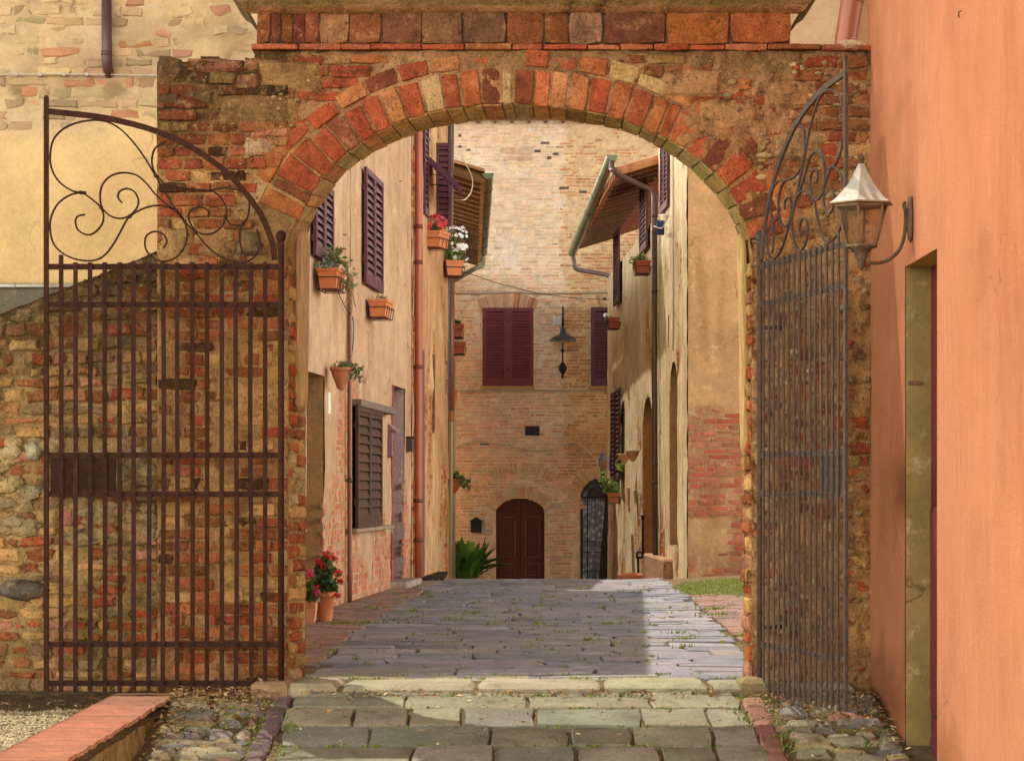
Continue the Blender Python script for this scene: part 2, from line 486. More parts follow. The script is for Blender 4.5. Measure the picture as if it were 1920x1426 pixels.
# --- street slabs
m = MB()
y = 15.55
while y < 51.3:
    d = random.uniform(.34, .52) if y < 25 else random.uniform(.4, .6)
    xl = -1.30 if y < 20 else lerp(-1.30, -.95, (y-20)/12)
    xr = 1.75+.02*(y-18) if y < 34 else min(2.0, RGx(y)-.2)
    x = xl+random.uniform(-.25, .08); tl_ = random.uniform(-.02, .02)
    while x < xr-.1:
        w = random.uniform(.28, .95); b = min(x+w, xr+random.uniform(-.05, .05))
        if xr-b < .22: b = xr+random.uniform(-.05, .05)
        e0, e1 = random.uniform(-.05, .05), random.uniform(-.05, .05)
        if random.random() < .22 and d > .36:
            k = random.uniform(.35, .65)*d
            brick(m, GF, x+.006, b-.006, y+.006+e0, y+k-.005, random.uniform(-.003, .004), graycol(), .018, .005, .05, .005, .03)
            brick(m, GF, x+.006, b-.006, y+k+.005, y+d-.006+e1, random.uniform(-.003, .004), graycol(), .018, .005, .05, .005, .03)
        else:
            brick(m, GF, x+.006, b-.006, y+.005+e0, y+d-.005+e1, random.uniform(-.003, .004), graycol(), .020, .005, .05, .006, .03)
        x = b
    y += d
tag(m.build('street', M['paving'], None, True), kind='structure')
# --- pink brick pavements along both house lines
m = MB()
def pinkc(u, v): return jit(pick(((.32,.205,.165), 4), ((.29,.20,.175), 3), ((.34,.20,.14), 2), ((.27,.21,.18), 1)), .10, .03)
y = 16.7
while y < 33:
    d = random.uniform(.10, .15); xr = -1.32 if y < 20 else lerp(-1.32, -.97, (y-20)/12)
    x = FAx(y)+.02
    while x < xr-.05:
        b = min(x+random.uniform(.2, .36), xr)
        if xr-b < .1: b = xr
        brick(m, GF, x+.004, b-.004, y+.004, y+d-.004, random.uniform(-.004, .006), pinkc(0, 0), .006, .008, .05, .003); x = b
    y += d
y = 16.2
while y < 27.4:
    d = random.uniform(.10, .16); xl = 1.78+.02*(y-18); x = xl
    while x < 3.3:
        b = x+random.uniform(.2, .36)
        brick(m, GF, x+.004, b-.004, y+.004, y+d-.004, random.uniform(-.004, .006), pinkc(0, 0), .006, .008, .05, .003); x = b
    y += d
tag(m.build('pavement', M['paving'], None, True), kind='structure')
# --- threshold stones under the arch
m = MB()
TF = Frame((0, 0, 0), (1, 0, 0), (0, 0, 1), (0, 1, 0))
x = -1.42
for w in (.36, .84, .78, .66, .92):
    brick(m, TF, x+.008, x+w-.008, 15.0+random.uniform(-.02, .03), 15.5, .0+random.uniform(-.004, .006), jit((.34,.305,.20), .06), .012, .035, .16, .006); x += w
for k in range(4):
    xx = -1.40+k*.76
    brick(m, TF, xx+.006, xx+.75, 15.515, 15.80, random.uniform(-.006, .004), jit((.33,.30,.205), .07), .015, .012, .1, .006)
brick(m, TF, 1.40, 1.66, 14.98, 15.30, .035, (.25, .19, .09), .012, .03, .2, .006)
brick(m, TF, -1.62, -1.36, 14.98, 15.32, .02, (.33, .2, .11), .012, .03, .2, .006)
tag(m.build('threshold', M['paving'], None, True), kind='structure')
# --- flagstone path in front of the arch
m = MB()
rows = [(14.93, .10), (14.66, .27), (14.26, .39), (13.86, .39), (13.45, .40), (13.0, .43), (12.55, .44), (12.05, .48), (11.5, .5)]
for i, (yy, d) in enumerate(rows):
    x = -1.29+random.uniform(-.05, .05)+(.04*i*-.35); xe = 1.36+.02*i
    while x < xe-.08:
        w = random.uniform(.30, .50) if random.random() < .75 else random.uniform(.5, .76)
        b = min(x+w, xe)
        if xe-b < .2: b = xe
        g = random.uniform(.005, .011)
        brick(m, GF, x+g, b-g, yy+.008, yy+d-.008, random.uniform(.0, .010), stonecol(), .012, .008, .06, .006, .03); x = b
tag(m.build('path', M['paving'], None, True), kind='structure')
# --- kerb strips and cobbles either side
m = MB()
y = 14.9
while y > 11.3:
    d = random.uniform(.22, .36); o = -.03*(14.9-y)
    brick(m, GF, -1.45+o, -1.34+o, y-d+.01, y, .012, jit((.17,.115,.11), .10), .012, .016, .06, .005)
    d2 = random.uniform(.2, .34)
    brick(m, GF, 1.40-o*.4, 1.53-o*.4, y-d+.01, y, .012, jit((.26,.13,.095), .12), .012, .016, .06, .005)
    y -= d
tag(m.build('kerb', M['stone'], None, True), kind='structure')
m = MB()
def cob(x0, x1, y0, y1):
    y = y1
    while y > y0:
        d = random.uniform(.09, .15); x = x0(y)+random.uniform(0, .08)
        while x < x1(y)-.06:
            w = random.uniform(.13, .34); b = min(x+w, x1(y))
            if random.random() < .93:
                brick(m, GF, x+.010, b-.010, y-d+.009, y-.007, random.uniform(.004, .022),
                      jit(pick(((.27,.23,.15), 4), ((.20,.18,.15), 3), ((.30,.24,.12), 2), ((.25,.14,.1), .5)), .15, .04), .014, .024, .05, .008)
            x = b
        y -= d
cob(lambda y: -2.08, lambda y: -1.47-.03*(14.9-y), 11.6, 14.86)
cob(lambda y: 1.56, lambda y: 2.22, 11.6, 14.95)
tag(m.build('cobbles', M['stone'], None, True), kind='structure')

# --- low planter wall with brick coping
pw = thing('planter_wall', 'low retaining wall with salmon brick coping running out from the rubble wall', 'wall', (-2.28, 13.2, -.5))
m = MB()
WF = Frame((-2.12, 15.2, 0), (0, -1, 0), (1, 0, 0))
def wz(u): return 0
us = steps(0, 6.6, .06); vs = steps(-1.35, -.155, .06)
wgrid(m, WF, us, vs, lambda u, v: .015*fb(u, v, 2, 5), lambda u, v, h: mixc((.56,.40,.18), (.36,.27,.09), .5+.9*fb(u, v, 9, 2.2)))
m.box((-2.45, 8.6, -1.35), (-2.14, 15.2, -.16), (.35,.25,.12))
m.build('wall', M['mason'], pw, True)
m = MB(); y = 15.2
while y > 8.6:
    d = random.uniform(.052, .062)
    brick(m, TF, -2.47+random.uniform(-.006, .006), -2.085+random.uniform(-.008, .008), y-d+.002, y-.002, -.083+random.uniform(-.003, .003), jit((.60,.30,.19), .09, .05), .002, .006, .068, .001)
    y -= d
m.build('coping', M['tile'], pw, True)
# --- gravel terrace behind it
m = MB(); V = []; C = []
xs = steps(-9, -2.46, .1); ys = steps(8.7, 15.3, .1)
for y in ys:
    for x in xs:
        V.append((x, y, -.135+.02*fb(x, y, 1, 2))); C.append((.36,.28,.16))
n = len(xs)
m.add(V, [(j*n+i, j*n+i+1, (j+1)*n+i+1, (j+1)*n+i) for j in range(len(ys)-1) for i in range(n-1)], C)
for k in range(7500):
    x = random.uniform(-3.55, -2.50); y = random.uniform(11.3, 15.25)
    if y > 14.6 and random.random() < (y-14.6)/.5: continue
    r = random.uniform(.005, .0125); z = -.135+.02*fb(x, y, 1, 2)
    m.blob((x, y, z+r*.2), (r, r*random.uniform(.7, 1.2), r*.6), jit(pick(((.36,.29,.16), 4), ((.28,.235,.15), 2), ((.46,.39,.25), 2), ((.14,.11,.07), 1.5)), .25), None, .25, 5, 3)
tag(m.build('gravel', M['stone'], None, True), kind='stuff')

# ================================================================ ARCHWAY
def wx(px, Y=YA): return (px-960)*Y/FPX
def wzz(py, Y=YA): return CZ-(py-HZ)*Y/FPX
front_px = [(541,480),(545,452),(552,425),(562,403),(575,380),(595,342),(615,318),(640,295),(663,275),(690,257),(719,241),(750,227),(781,216),(813,208),(846,202),(878,198),(905,195),(940,193),(972,193),(1005,196),(1038,199),(1070,203),(1102,208),(1131,213),(1164,222),(1190,232),(1214,243),(1246,256),(1273,270),(1296,287),(1323,307),(1347,329),(1364,350),(1380,376),(1392,404),(1401,432),(1407,460),(1409,480)]
back_px = [(573,480),(576,448),(582,422),(592,396),(607,372),(625,349),(654,315),(681,296),(706,281),(734,267),(760,256),(793,244),(822,237),(852,231),(878,227),(908,223),(950,221),(1000,221),(1055,224),(1099,230),(1140,236),(1185,248),(1215,262),(1245,282),(1270,297),(1291,312),(1311,330),(1332,351),(1352,373),(1367,396),(1380,420),(1390,450),(1394,480)]
YB = 15.62
fc = [Vector((wx(a), 0, wzz(b))) for a, b in front_px]
bc = [Vector((wx(a, YB), 0, wzz(b, YB))) for a, b in back_px]
NS = 241
fcr = resample(spline(fc, 5), NS); bcr = resample(spline(bc, 5), NS)
JL, JR = fcr[0].x, fcr[-1].x
SPZ = fcr[0].z
def arch_z(x):
    if x <= JL or x >= JR: return -9
    for i in range(NS-1):
        if fcr[i].x <= x <= fcr[i+1].x:
            a, b = fcr[i], fcr[i+1]
            return lerp(a.z, b.z, (x-a.x)/max(1e-6, b.x-a.x))
    return SPZ
def arch_d(x, z):
    """distance outside the arch curve (only above the springing)"""
    q = Vector((x, 0, z)); return min((q-p).length for p in fcr[::4])
PL, PR = wx(295), 2.246
TOPZ = wzz(96); 
aw = thing('brick_archway', 'old red brick and rubble gateway arch with heavy mossy cornice across the lane', 'archway', (0.05, 15.65, 0))
AF = Frame((0, YA, 0), (1, 0, 0), (0, -1, 0))
def ztop(x):
    px = 960+x*FPX/YA
    if px < 480: return wzz(112+6*math.sin(px*.06)+6*nz(px*.03, 0, 5)-max(0, (330-px))*-.25)
    return TOPZ
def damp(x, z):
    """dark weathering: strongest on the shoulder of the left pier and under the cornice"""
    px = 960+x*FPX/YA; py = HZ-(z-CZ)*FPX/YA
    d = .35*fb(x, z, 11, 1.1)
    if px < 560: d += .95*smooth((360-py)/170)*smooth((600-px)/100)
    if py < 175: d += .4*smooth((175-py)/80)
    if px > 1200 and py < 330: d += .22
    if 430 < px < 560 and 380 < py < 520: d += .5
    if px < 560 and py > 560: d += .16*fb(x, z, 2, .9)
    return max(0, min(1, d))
def plaster(x, z):
    """how much mortar smothers the bricks (metres added to the base)"""
    px = 960+x*FPX/YA; py = HZ-(z-CZ)*FPX/YA
    b = .020*fb(x, z, 21, 1.3)
    if px > 1430: b += .006*smooth((py-80)/60)
    if 300 < px < 540 and py > 500: b += .010*math.sin(px*.045+1)+.004
    if px > 1200 and py < 430: b += .004
    return b
def a_h(x, z):
    k = 1.9 if x > JR-.1 else 1.0
    h = .005+plaster(x, z)+k*(.012*fb(x, z, 3, 9, 3)+.006*fb(x, z, 6, 30, 2))
    return h
def a_c(x, z, h):
    px = 960+x*FPX/YA; py = HZ-(z-CZ)*FPX/YA
    c = mixc((.62,.345,.125), (.40,.205,.075), .5+.9*fb(x, z, 8, 1.4))
    if px > 1430: c = mixc(c, (.48,.25,.105), .6)
    if py < 260 and px > 560: c = mixc(c, (.46,.25,.135), .5)
    c = mixc(c, (.55,.20,.08), .35*max(0, fb(x, z, 31, .8)))
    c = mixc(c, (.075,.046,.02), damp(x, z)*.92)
    c = mixc(c, MOSS, .5*smooth(fb(x, z, 41, 2.2)*1.4-.25))
    return tuple(max(.01, k*(1+.22*fb(x, z, 51, 12, 2))) for k in c)
def b_c(x, z):
    px = 960+x*FPX/YA
    if px < 560: c = pick((RED, 4), (ORA, 2), (BRN, 4), (TAN, 2), (DRK, 1))
    elif px > 1430: c = pick((RED, 3), (ORA, 2), (BRN, 4), (TAN, 3))
    else: c = pick((RED, 4), (ORA, 3), (BRN, 3), (TAN, 1.5), (PNK, .6))
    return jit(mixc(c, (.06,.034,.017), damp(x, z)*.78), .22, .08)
m = MB()
us = steps(PL, PR, .017, (JL, JR)); vs = steps(-.2, TOPZ, .017)
def a_hole(x, z): return (JL < x < JR and z < arch_z(x)+.006) or z > ztop(x)
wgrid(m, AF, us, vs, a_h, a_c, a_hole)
# core: back, top, ends
core = (.33,.2,.1)
bx = [p for p in bcr]
for i in range(0, NS-1, 4):
    a, b = bx[i], bx[min(i+4, NS-1)]
    m.quad((a.x, YB, a.z), (b.x, YB, b.z), (b.x, YB, TOPZ), (a.x, YB, TOPZ), core)
m.quad((PL, YB, -.2), (bx[0].x, YB, -.2), (bx[0].x, YB, TOPZ-.05), (PL, YB, TOPZ-.05), core)
m.quad((bx[-1].x, YB, -.2), (PR+.05, YB, -.2), (PR+.05, YB, TOPZ), (bx[-1].x, YB, TOPZ), core)
sx = steps(PL, PR, .05)
for a, b in zip(sx, sx[1:]):
    for k in range(6):
        y0, y1 = YA-.01+(YB-YA+.01)*k/6, YA-.01+(YB-YA+.01)*(k+1)/6
        f = lambda x, y: (x, y, ztop(x)+.015*nz(x, y, 3, 9)-.004)
        m.quad(f(a, y0), f(b, y0), f(b, y1), f(a, y1), mixc((.30,.26,.15), (.15,.12,.05), .5+nz(a, y0, 0, 5)))
LF = Frame((PL, YB, 0), (0, -1, 0), (-1, 0, 0))
wgrid(m, LF, steps(0, YB-YA, .05), steps(-.2, wzz(118), .05), lambda u, v: .012*fb(u, v, 2, 6), lambda u, v, h: (.2,.11,.05))
# the vault and jambs: lofted mortar sheet with noise
prof_f = [Vector((JL, 0, z)) for z in steps(-.2, SPZ, .03)[:-1]]+list(fcr)+[Vector((JR, 0, z)) for z in steps(-.2, SPZ, .03)[::-1][1:]]
nl = len(steps(-.2, SPZ, .03))-1
prof_b = [Vector((bcr[0].x, 0, p.z)) for p in prof_f[:nl]]+list(bcr)+[Vector((bcr[-1].x, 0, p.z)) for p in prof_f[nl+NS:]]
ND = 8; V = []; C = []
for k in range(ND+1):
    t = k/ND
    for i, (a, b) in enumerate(zip(prof_f, prof_b)):
        q = a.lerp(b, t); cc = Vector((.05, 0, 1.9)); n_ = (cc-Vector((q.x, 0, q.z))); n_.z = n_.z if nl <= i < nl+NS else 0; n_.normalize()
        w = .012*nz(i*.12, t*4, 5)+.006*nz(i*.4, t*12, 9)-.004
        V.append((q.x+n_.x*w, YA-.012+t*(YB-YA+.012), q.z+n_.z*w))
        C.append(mixc((.56,.38,.15), (.44,.23,.09), .5+.9*nz(i*.06, t*2, 3)) if i < nl+NS else mixc((.47,.27,.11), (.36,.15,.06), .5+.9*nz(i*.06, t*2, 3)))
n = len(prof_f)
m.add(V, [(k*n+i, (k+1)*n+i, (k+1)*n+i+1, k*n+i+1) for k in range(ND) for i in range(n-1)], C)
# --- courses of brick on the face
def ring_clear(x, z): return z < SPZ-.05 or arch_d(x, z) > .335
def keepL(x, z):
    px = 960+x*FPX/YA; py = HZ-(z-CZ)*FPX/YA
    if z > ztop(x)-.05: return False
    if py > 500: return fb(x, z, 61, 1.1)+.25*math.sin(px*.05+2) > -.30
    return ring_clear(x, z) and random.random() < .93
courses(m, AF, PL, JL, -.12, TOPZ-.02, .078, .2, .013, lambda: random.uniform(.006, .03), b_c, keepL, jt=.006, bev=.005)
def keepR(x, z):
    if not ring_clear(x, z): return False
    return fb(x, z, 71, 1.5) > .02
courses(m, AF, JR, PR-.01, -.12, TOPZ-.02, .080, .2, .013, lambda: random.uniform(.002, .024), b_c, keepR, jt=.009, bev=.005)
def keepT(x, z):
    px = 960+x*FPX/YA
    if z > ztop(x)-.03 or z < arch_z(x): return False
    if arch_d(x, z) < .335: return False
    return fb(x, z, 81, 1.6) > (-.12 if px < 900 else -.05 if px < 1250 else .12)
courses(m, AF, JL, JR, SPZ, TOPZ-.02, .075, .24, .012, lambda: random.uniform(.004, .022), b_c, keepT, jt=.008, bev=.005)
# --- large weathered blocks and pebbly conglomerate
def block(px0, py0, px1, py1, col, p=.03):
    brick(m, AF, wx(px0), wx(px1), wzz(py1), wzz(py0), p, col, .012, .022, .04, .008)
for a in ((487,116,602,172,(.30,.165,.06)), (416,178,540,238,(.23,.13,.05)), (296,108,345,148,(.115,.065,.035)), (352,110,456,136,(.27,.11,.06)), (458,108,486,130,(.36,.13,.07)),
          (296,172,340,200,(.13,.085,.045)), (345,170,402,198,(.14,.085,.04)), (442,140,488,172,(.25,.1,.06)),
          (470,235,545,262,(.50,.2,.1)), (460,262,515,292,(.48,.3,.17)), (300,425,360,485,(.42,.25,.1)), (370,430,440,480,(.36,.2,.08)), (445,430,490,480,(.15,.1,.055)),
          (1240,135,1350,185,(.42,.23,.10)), (1310,190,1420,240,(.46,.25,.105)), (1430,150,1520,205,(.42,.22,.09)), (1500,330,1560,375,(.35,.18,.08)), (1450,250,1540,300,(.40,.24,.11))): block(*a)
for k in range(900):
    px = random.uniform(1200, 1630); py = random.uniform(115, 1280)
    x, z = wx(px), wzz(py)
    if JL < x < JR+.02 and (z < SPZ or z < arch_z(x)+.05 or arch_d(x, z) < .34): continue
    if x < JR+.03 and z < SPZ: continue
    if fb(x, z, 91, 1.8) < -.14: continue
    r = random.uniform(.008, .03)
    m.blob((x, z, a_h(x, z)+r*.1), (r*random.uniform(.8, 1.7), r*.75, r*.7), jit(pick(((.45,.30,.14), 3), ((.52,.38,.2), 2), ((.30,.18,.08), 2), (RED, 1)), .2), AF, .25, 7, 4)
for k in range(90):
    px = random.uniform(430, 620); py = random.uniform(115, 480); x, z = wx(px), wzz(py)
    if z > SPZ and (arch_d(x, z) < .34 or z < arch_z(x)+.05): continue
    if x > JL-.05 and z < SPZ: continue
    r = random.uniform(.006, .016)
    m.blob((x, z, .028), (r*1.4, r*.8, r*.8), jit((.44,.3,.13), .25), AF, .25, 6, 4)
m.build('wall', M['mason'], aw, True)

# --- jamb bricks
m = MB()
def jc(u, v): return jit(pick((RED, 3), (ORA, 3), (TAN, 3), ((.62,.43,.2), 2), (BRN, 1)), .15, .06)
JLF = Frame((JL, YA, 0), (bcr[0].x-JL, YB-YA, 0), (1, -.06, 0))
m.box((.005, -.1, -.06), (.31, SPZ, -.022), (.4,.22,.09), JLF)
courses(m, JLF, .0, .31, -.1, SPZ, .082, .24, .018, lambda: random.uniform(.004, .02), jc, lambda u, v: random.random() < .86, jt=.008, bev=.011)
m.build('jamb', M['mason'], aw, True)
m = MB()
JRF = Frame((JR, YA, 0), (bcr[-1].x-JR, YB-YA, 0), (-1, .03, 0))
m.box((.005, -.1, -.06), (.31, SPZ, -.022), (.4,.22,.09), JRF)
courses(m, JRF, -.005, .31, -.1, SPZ, .10, .26, .016, lambda: random.uniform(.004, .026), lambda u, v: jit(pick((RED, 4), (PNK, 2), (TAN, 3), (BRN, 2)), .18, .06), lambda u, v: random.random() < .95, jt=.010, bev=.011, chv=.25)
m.build('jamb', M['mason'], aw, True)

# --- voussoirs: each brick a wedge that runs back into the vault
m = MB()
s = 0
arclen = [0]
for a, b in zip(fcr, fcr[1:]): arclen.append(arclen[-1]+(b-a).length)
def at_s(curve, t):
    f = t*(NS-1); i = min(NS-2, int(f)); return curve[i].lerp(curve[i+1], f-i)
def nrm_s(t):
    a = at_s(fcr, max(0, t-.012)); b = at_s(fcr, min(1, t+.012)); d = (b-a).normalized()
    return Vector((-d.z, 0, d.x))
def wedge(t0, t1, r0, r1, y0, y1, prot, col, inn=.006):
    """front face on the wall, inner face on the vault"""
    V = []; C = []
    g = .006/arclen[-1]
    A, B = t0+g+random.uniform(0, g), t1-g-random.uniform(0, g)
    n0, n1 = nrm_s(t0), nrm_s(t1)
    yb = lambda p, y: (p.x, y, p.z)
    i0, i1 = at_s(fcr, A), at_s(fcr, B)
    j = lambda: random.uniform(-.005, .005)
    rr0, rr1 = r1+random.uniform(-.02, .012), r1+random.uniform(-.02, .012)
    r00 = r0-inn
    f = [i0+n0*r00, i1+n1*r00, i1+n1*rr1, i0+n0*rr0]
    mid = sum(f, Vector())/4
    ring0 = [p+Vector((j(), 0, j())) for p in f]
    # eight-point outline
    o = []
    for k in range(4):
        p, q = ring0[k], ring0[(k+1) % 4]; o += [p.lerp(mid, .02+.03*random.random()), p.lerp(q, .5)+Vector((j(), 0, j()))]
    for p in o: V.append((p.x, y0+.12, p.z)); C.append(col)
    for p in o: V.append((p.x, y0-prot+.006, p.z)); C.append(jit(col, .06, .03))
    for p in o:
        q = p.lerp(mid, .09); V.append((q.x, y0-prot+random.uniform(-.003, .003), q.z)); C.append(jit(col, .1, .04))
    V.append((mid.x, y0-prot-.002, mid.z)); C.append(jit(col, .1, .04))
    fs = [(r*8+i, r*8+(i+1) % 8, (r+1)*8+(i+1) % 8, (r+1)*8+i) for r in (0, 1) for i in range(8)]+[(16+i, 16+(i+1) % 8, 24) for i in range(8)]
    m.add(V, fs, C)
def vsoff(t0, t1, d0, d1, col):
    """brick lying in the vault between depth fractions d0,d1"""
    V = []; C = []
    g = .005/arclen[-1]
    for (t, d) in ((t0+g, d0), (t1-g, d0), (t1-g, d1), (t0+g, d1)):
        p = at_s(fcr, t).lerp(at_s(bcr, t), d); n_ = nrm_s(t); w = random.uniform(.004, .014); y = YA+d*(YB-YA)
        V.append((p.x-n_.x*w, y, p.z-n_.z*w)); C.append(jit(col, .06, .03))
    for (t, d) in ((t0, d0-.01), (t1, d0-.01), (t1, d1+.01), (t0, d1+.01)):
        p = at_s(fcr, t).lerp(at_s(bcr, t), d); n_ = nrm_s(t); y = YA+d*(YB-YA)
        V.append((p.x+n_.x*.02, y, p.z+n_.z*.02)); C.append(col)
    m.add(V, [(0,1,2,3),(4,5,1,0),(5,6,2,1),(6,7,3,2),(7,4,0,3)], C)
vc = [((.48,.150,.055),4),((.40,.095,.042),4),((.43,.12,.047),4),((.24,.075,.036),3),((.48,.20,.08),2.5),((.54,.33,.15),1)]
t = .060; 
while t < .945:
    w = random.uniform(.102, .13)/arclen[-1]
    if random.random() < .12: w *= .6
    px = 960+at_s(fcr, t).x*FPX/YA
    ln = .215 if t > .16 else .25
    wedge(t, t+w, 0, ln, YA, 0, random.uniform(.012, .030), jit(pick(*vc), .16, .07))
    sc = jit(pick(((.60,.41,.16), 4), ((.56,.30,.12), 2), ((.50,.36,.16), 2)) if t < .55 else pick(((.40,.29,.11), 3), ((.34,.21,.08), 2)), .12, .05)
    d = .03
    while d < .98:
        e = min(1.0, d+random.uniform(.45, .6)); e = 1.0 if 1-e < .2 else e
        vsoff(t, t+w, d, e-.015, jit(sc, .1, .05)); d = e
    t += w
t = .045
while t < .95:
    w = random.uniform(.17, .215)/arclen[-1]*.86
    if random.random() < .86:
        wedge(t, t+w, .228 if t > .16 else .262, .228+random.uniform(.09, .105)+(0 if t > .16 else .034), YA, 0, random.uniform(.008, .026), jit(pick(*vc), .18, .07), 0)
    t += w
m.build('arch_ring', M['ring'], aw, True)

# --- string course of thin tiles, frieze and cornice
m = MB()
x = wx(472)
while x < PR-.02:
    b = min(x+random.uniform(.16, .36), PR-.004)
    z0 = wzz(95)+random.uniform(-.003, .003)
    m2 = AF
    brick(m, AF, x+.003, b-.003, z0, wzz(84)+random.uniform(-.006, .002), random.uniform(.025, .06), jit(pick((RED,4),((.42,.13,.06),3),(BRN,1)), .15, .06), .003, .006, .30, .003)
    x = b
m.build('string_course', M['ring'], aw, True)
m = MB()
fx0, fx1 = wx(480), wx(1485)
m.box((fx0+.01, YA+.02, wzz(83)+.001), (fx1-.01, YA+.62, wzz(21)), (.2,.12,.07))
cuts = [480,508,527,550,572,598,655,716,790,868,950,1020,1066,1132,1250,1368,1485]
cc = [BRN,(.26,.075,.04),BRN,(.24,.07,.04),(.3,.09,.045),(.40,.20,.09),(.34,.12,.05),(.30,.125,.06),(.31,.14,.07),(.24,.115,.06),(.36,.13,.055),(.30,.115,.045),(.42,.22,.12),(.28,.10,.055),(.46,.16,.045),(.43,.13,.045)]
for a, b, c in zip(cuts, cuts[1:], cc):
    brick(m, AF, wx(a)+.003, wx(b)-.003, wzz(82.5), wzz(22), random.uniform(.0, .012), jit(tuple(q*.72 for q in c), .1), .005, .006, .03, .006)
m.build('frieze', M['ring'], aw, True)
m = MB()
V = []; C = []; prof = [(.0, 26), (.03, 22), (.05, 15), (.055, 12), (.10, 3), (.13, -10), (.16, -26), (.16, -40), (-.5, -48)]
xs = steps(wx(470), wx(1497), .05)
for i, (d, py) in enumerate(prof):
    for x in xs:
        e = d+.008*nz(x, i, 3, 6); mp = (x-(xs[0]+xs[-1])/2)/((xs[-1]-xs[0])/2)
        V.append((x+mp*max(0, d)*1.0, YA-e, wzz(py)+.006*nz(x, i, 8, 7)))
        C.append(mixc(mixc((.36,.22,.10), (.20,.15,.05), .5+.9*fb(x, i*.2, 3, 2)), RED, .5*smooth(1-abs(py-20)/9)))
n = len(xs)
m.add(V, [(j*n+i, j*n+i+1, (j+1)*n+i+1, (j+1)*n+i) for j in range(len(prof)-1) for i in range(n-1)], C)
for k in (0, n-1):
    for j in range(len(prof)-1):
        a, b = V[j*n+k], V[(j+1)*n+k]; m.quad(a, b, (b[0], YA+.6, b[2]), (a[0], YA+.6, a[2]), (.25,.17,.08))
m.build('cornice', M['mason'], aw, True)
m = MB()   # straw of an old nest caught on top of the gate
for k in range(60):
    c = Vector((wx(1598, 15.1), 15.2, wzz(92))); 
    a = random.uniform(0, 6.3); d = Vector((math.cos(a), .4*math.sin(a), random.uniform(-.25, .2)))*random.uniform(.04, .11)
    o = Vector((random.gauss(0, .03), random.gauss(0, .02), random.gauss(0, .012)+.015))
    m.tube([c+o-d*.5, c+o+Vector((0, 0, .01)), c+o+d*.5], .0016, 4, jit((.55,.45,.3), .2))
tag(m.build('straw_tuft', M['stone']), 'wisp of pale dry straw caught on top of the arch wall above the right gate', 'straw')

# ================================================================ RUBBLE WALL (left)
rw = thing('rubble_wall', 'rough wall of brick and cobbles with sloping top behind the left gate', 'wall', (-3.6, 15.6, 0))
RF = Frame((0, 15.36, 0), (1, 0, 0), (0, -1, 0))
RX0 = -6.0
def rtop(x):
    px = 960+x*FPX/15.36
    return CZ-((470+(300-px)*.40)-HZ)*15.36/FPX+.01*nz(x, 0, 0, 12)
m = MB()
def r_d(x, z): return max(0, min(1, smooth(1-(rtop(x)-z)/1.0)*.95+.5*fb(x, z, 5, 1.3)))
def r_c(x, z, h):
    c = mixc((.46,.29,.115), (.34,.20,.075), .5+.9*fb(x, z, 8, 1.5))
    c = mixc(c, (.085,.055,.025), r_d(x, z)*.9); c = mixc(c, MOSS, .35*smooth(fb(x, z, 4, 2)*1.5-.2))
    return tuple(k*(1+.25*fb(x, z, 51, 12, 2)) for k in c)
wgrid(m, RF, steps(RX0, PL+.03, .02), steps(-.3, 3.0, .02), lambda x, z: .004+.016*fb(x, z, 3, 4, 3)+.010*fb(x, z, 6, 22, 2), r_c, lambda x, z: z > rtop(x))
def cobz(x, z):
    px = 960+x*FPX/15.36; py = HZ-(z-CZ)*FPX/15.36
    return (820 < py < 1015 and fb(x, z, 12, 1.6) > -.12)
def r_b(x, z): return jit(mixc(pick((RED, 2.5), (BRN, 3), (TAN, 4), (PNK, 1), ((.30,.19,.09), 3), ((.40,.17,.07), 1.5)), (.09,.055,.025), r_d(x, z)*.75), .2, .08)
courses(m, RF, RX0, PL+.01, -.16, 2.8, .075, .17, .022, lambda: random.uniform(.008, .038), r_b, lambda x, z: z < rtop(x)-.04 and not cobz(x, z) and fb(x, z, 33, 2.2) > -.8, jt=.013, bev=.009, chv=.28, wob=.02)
for k in range(260):
    x = random.uniform(-3.6, PL-.05); z = random.uniform(.85, 1.55)
    if not cobz(x, z): continue
    r = random.uniform(.03, .075)
    m.blob((x, z, .012), (r*random.uniform(1, 1.45), r*.72, r*.62), jit(pick(((.44,.31,.14), 4), ((.38,.29,.15), 3), ((.48,.33,.15), 2), ((.34,.14,.07), .5), ((.42,.24,.12), 1)), .10, .02), RF, .22, 12, 7)
m.blob((wx(45, 15.36), wzz(1105, 15.36), .02), (.16, .065, .07), (.16,.13,.1), RF, .25, 14, 8)
m.blob((wx(65, 15.36), wzz(845, 15.36), .03), (.055, .06, .05), (.46,.40,.24), RF, .2, 12, 7)
m.blob((wx(24, 15.36), wzz(848, 15.36), .03), (.06, .05, .05), (.52,.42,.22), RF, .2, 12, 7)
V = []; 
xs = steps(RX0, PL+.03, .06)
for a, b in zip(xs, xs[1:]):
    f = lambda x, y: (x, y, rtop(x)+.006*nz(x, y, 0, 14))
    for k in range(5):
        y0, y1 = 15.335+.1*k, 15.335+.1*(k+1)
        m.quad(f(a, y0), f(b, y0), f(b, y1), f(a, y1), jit((.5,.45,.34), .15))
    m.quad((a, 15.83, -.3), (b, 15.83, -.3), f(b, 15.83), f(a, 15.83), (.3,.2,.1))
m.build('wall', M['mason'], rw, True)

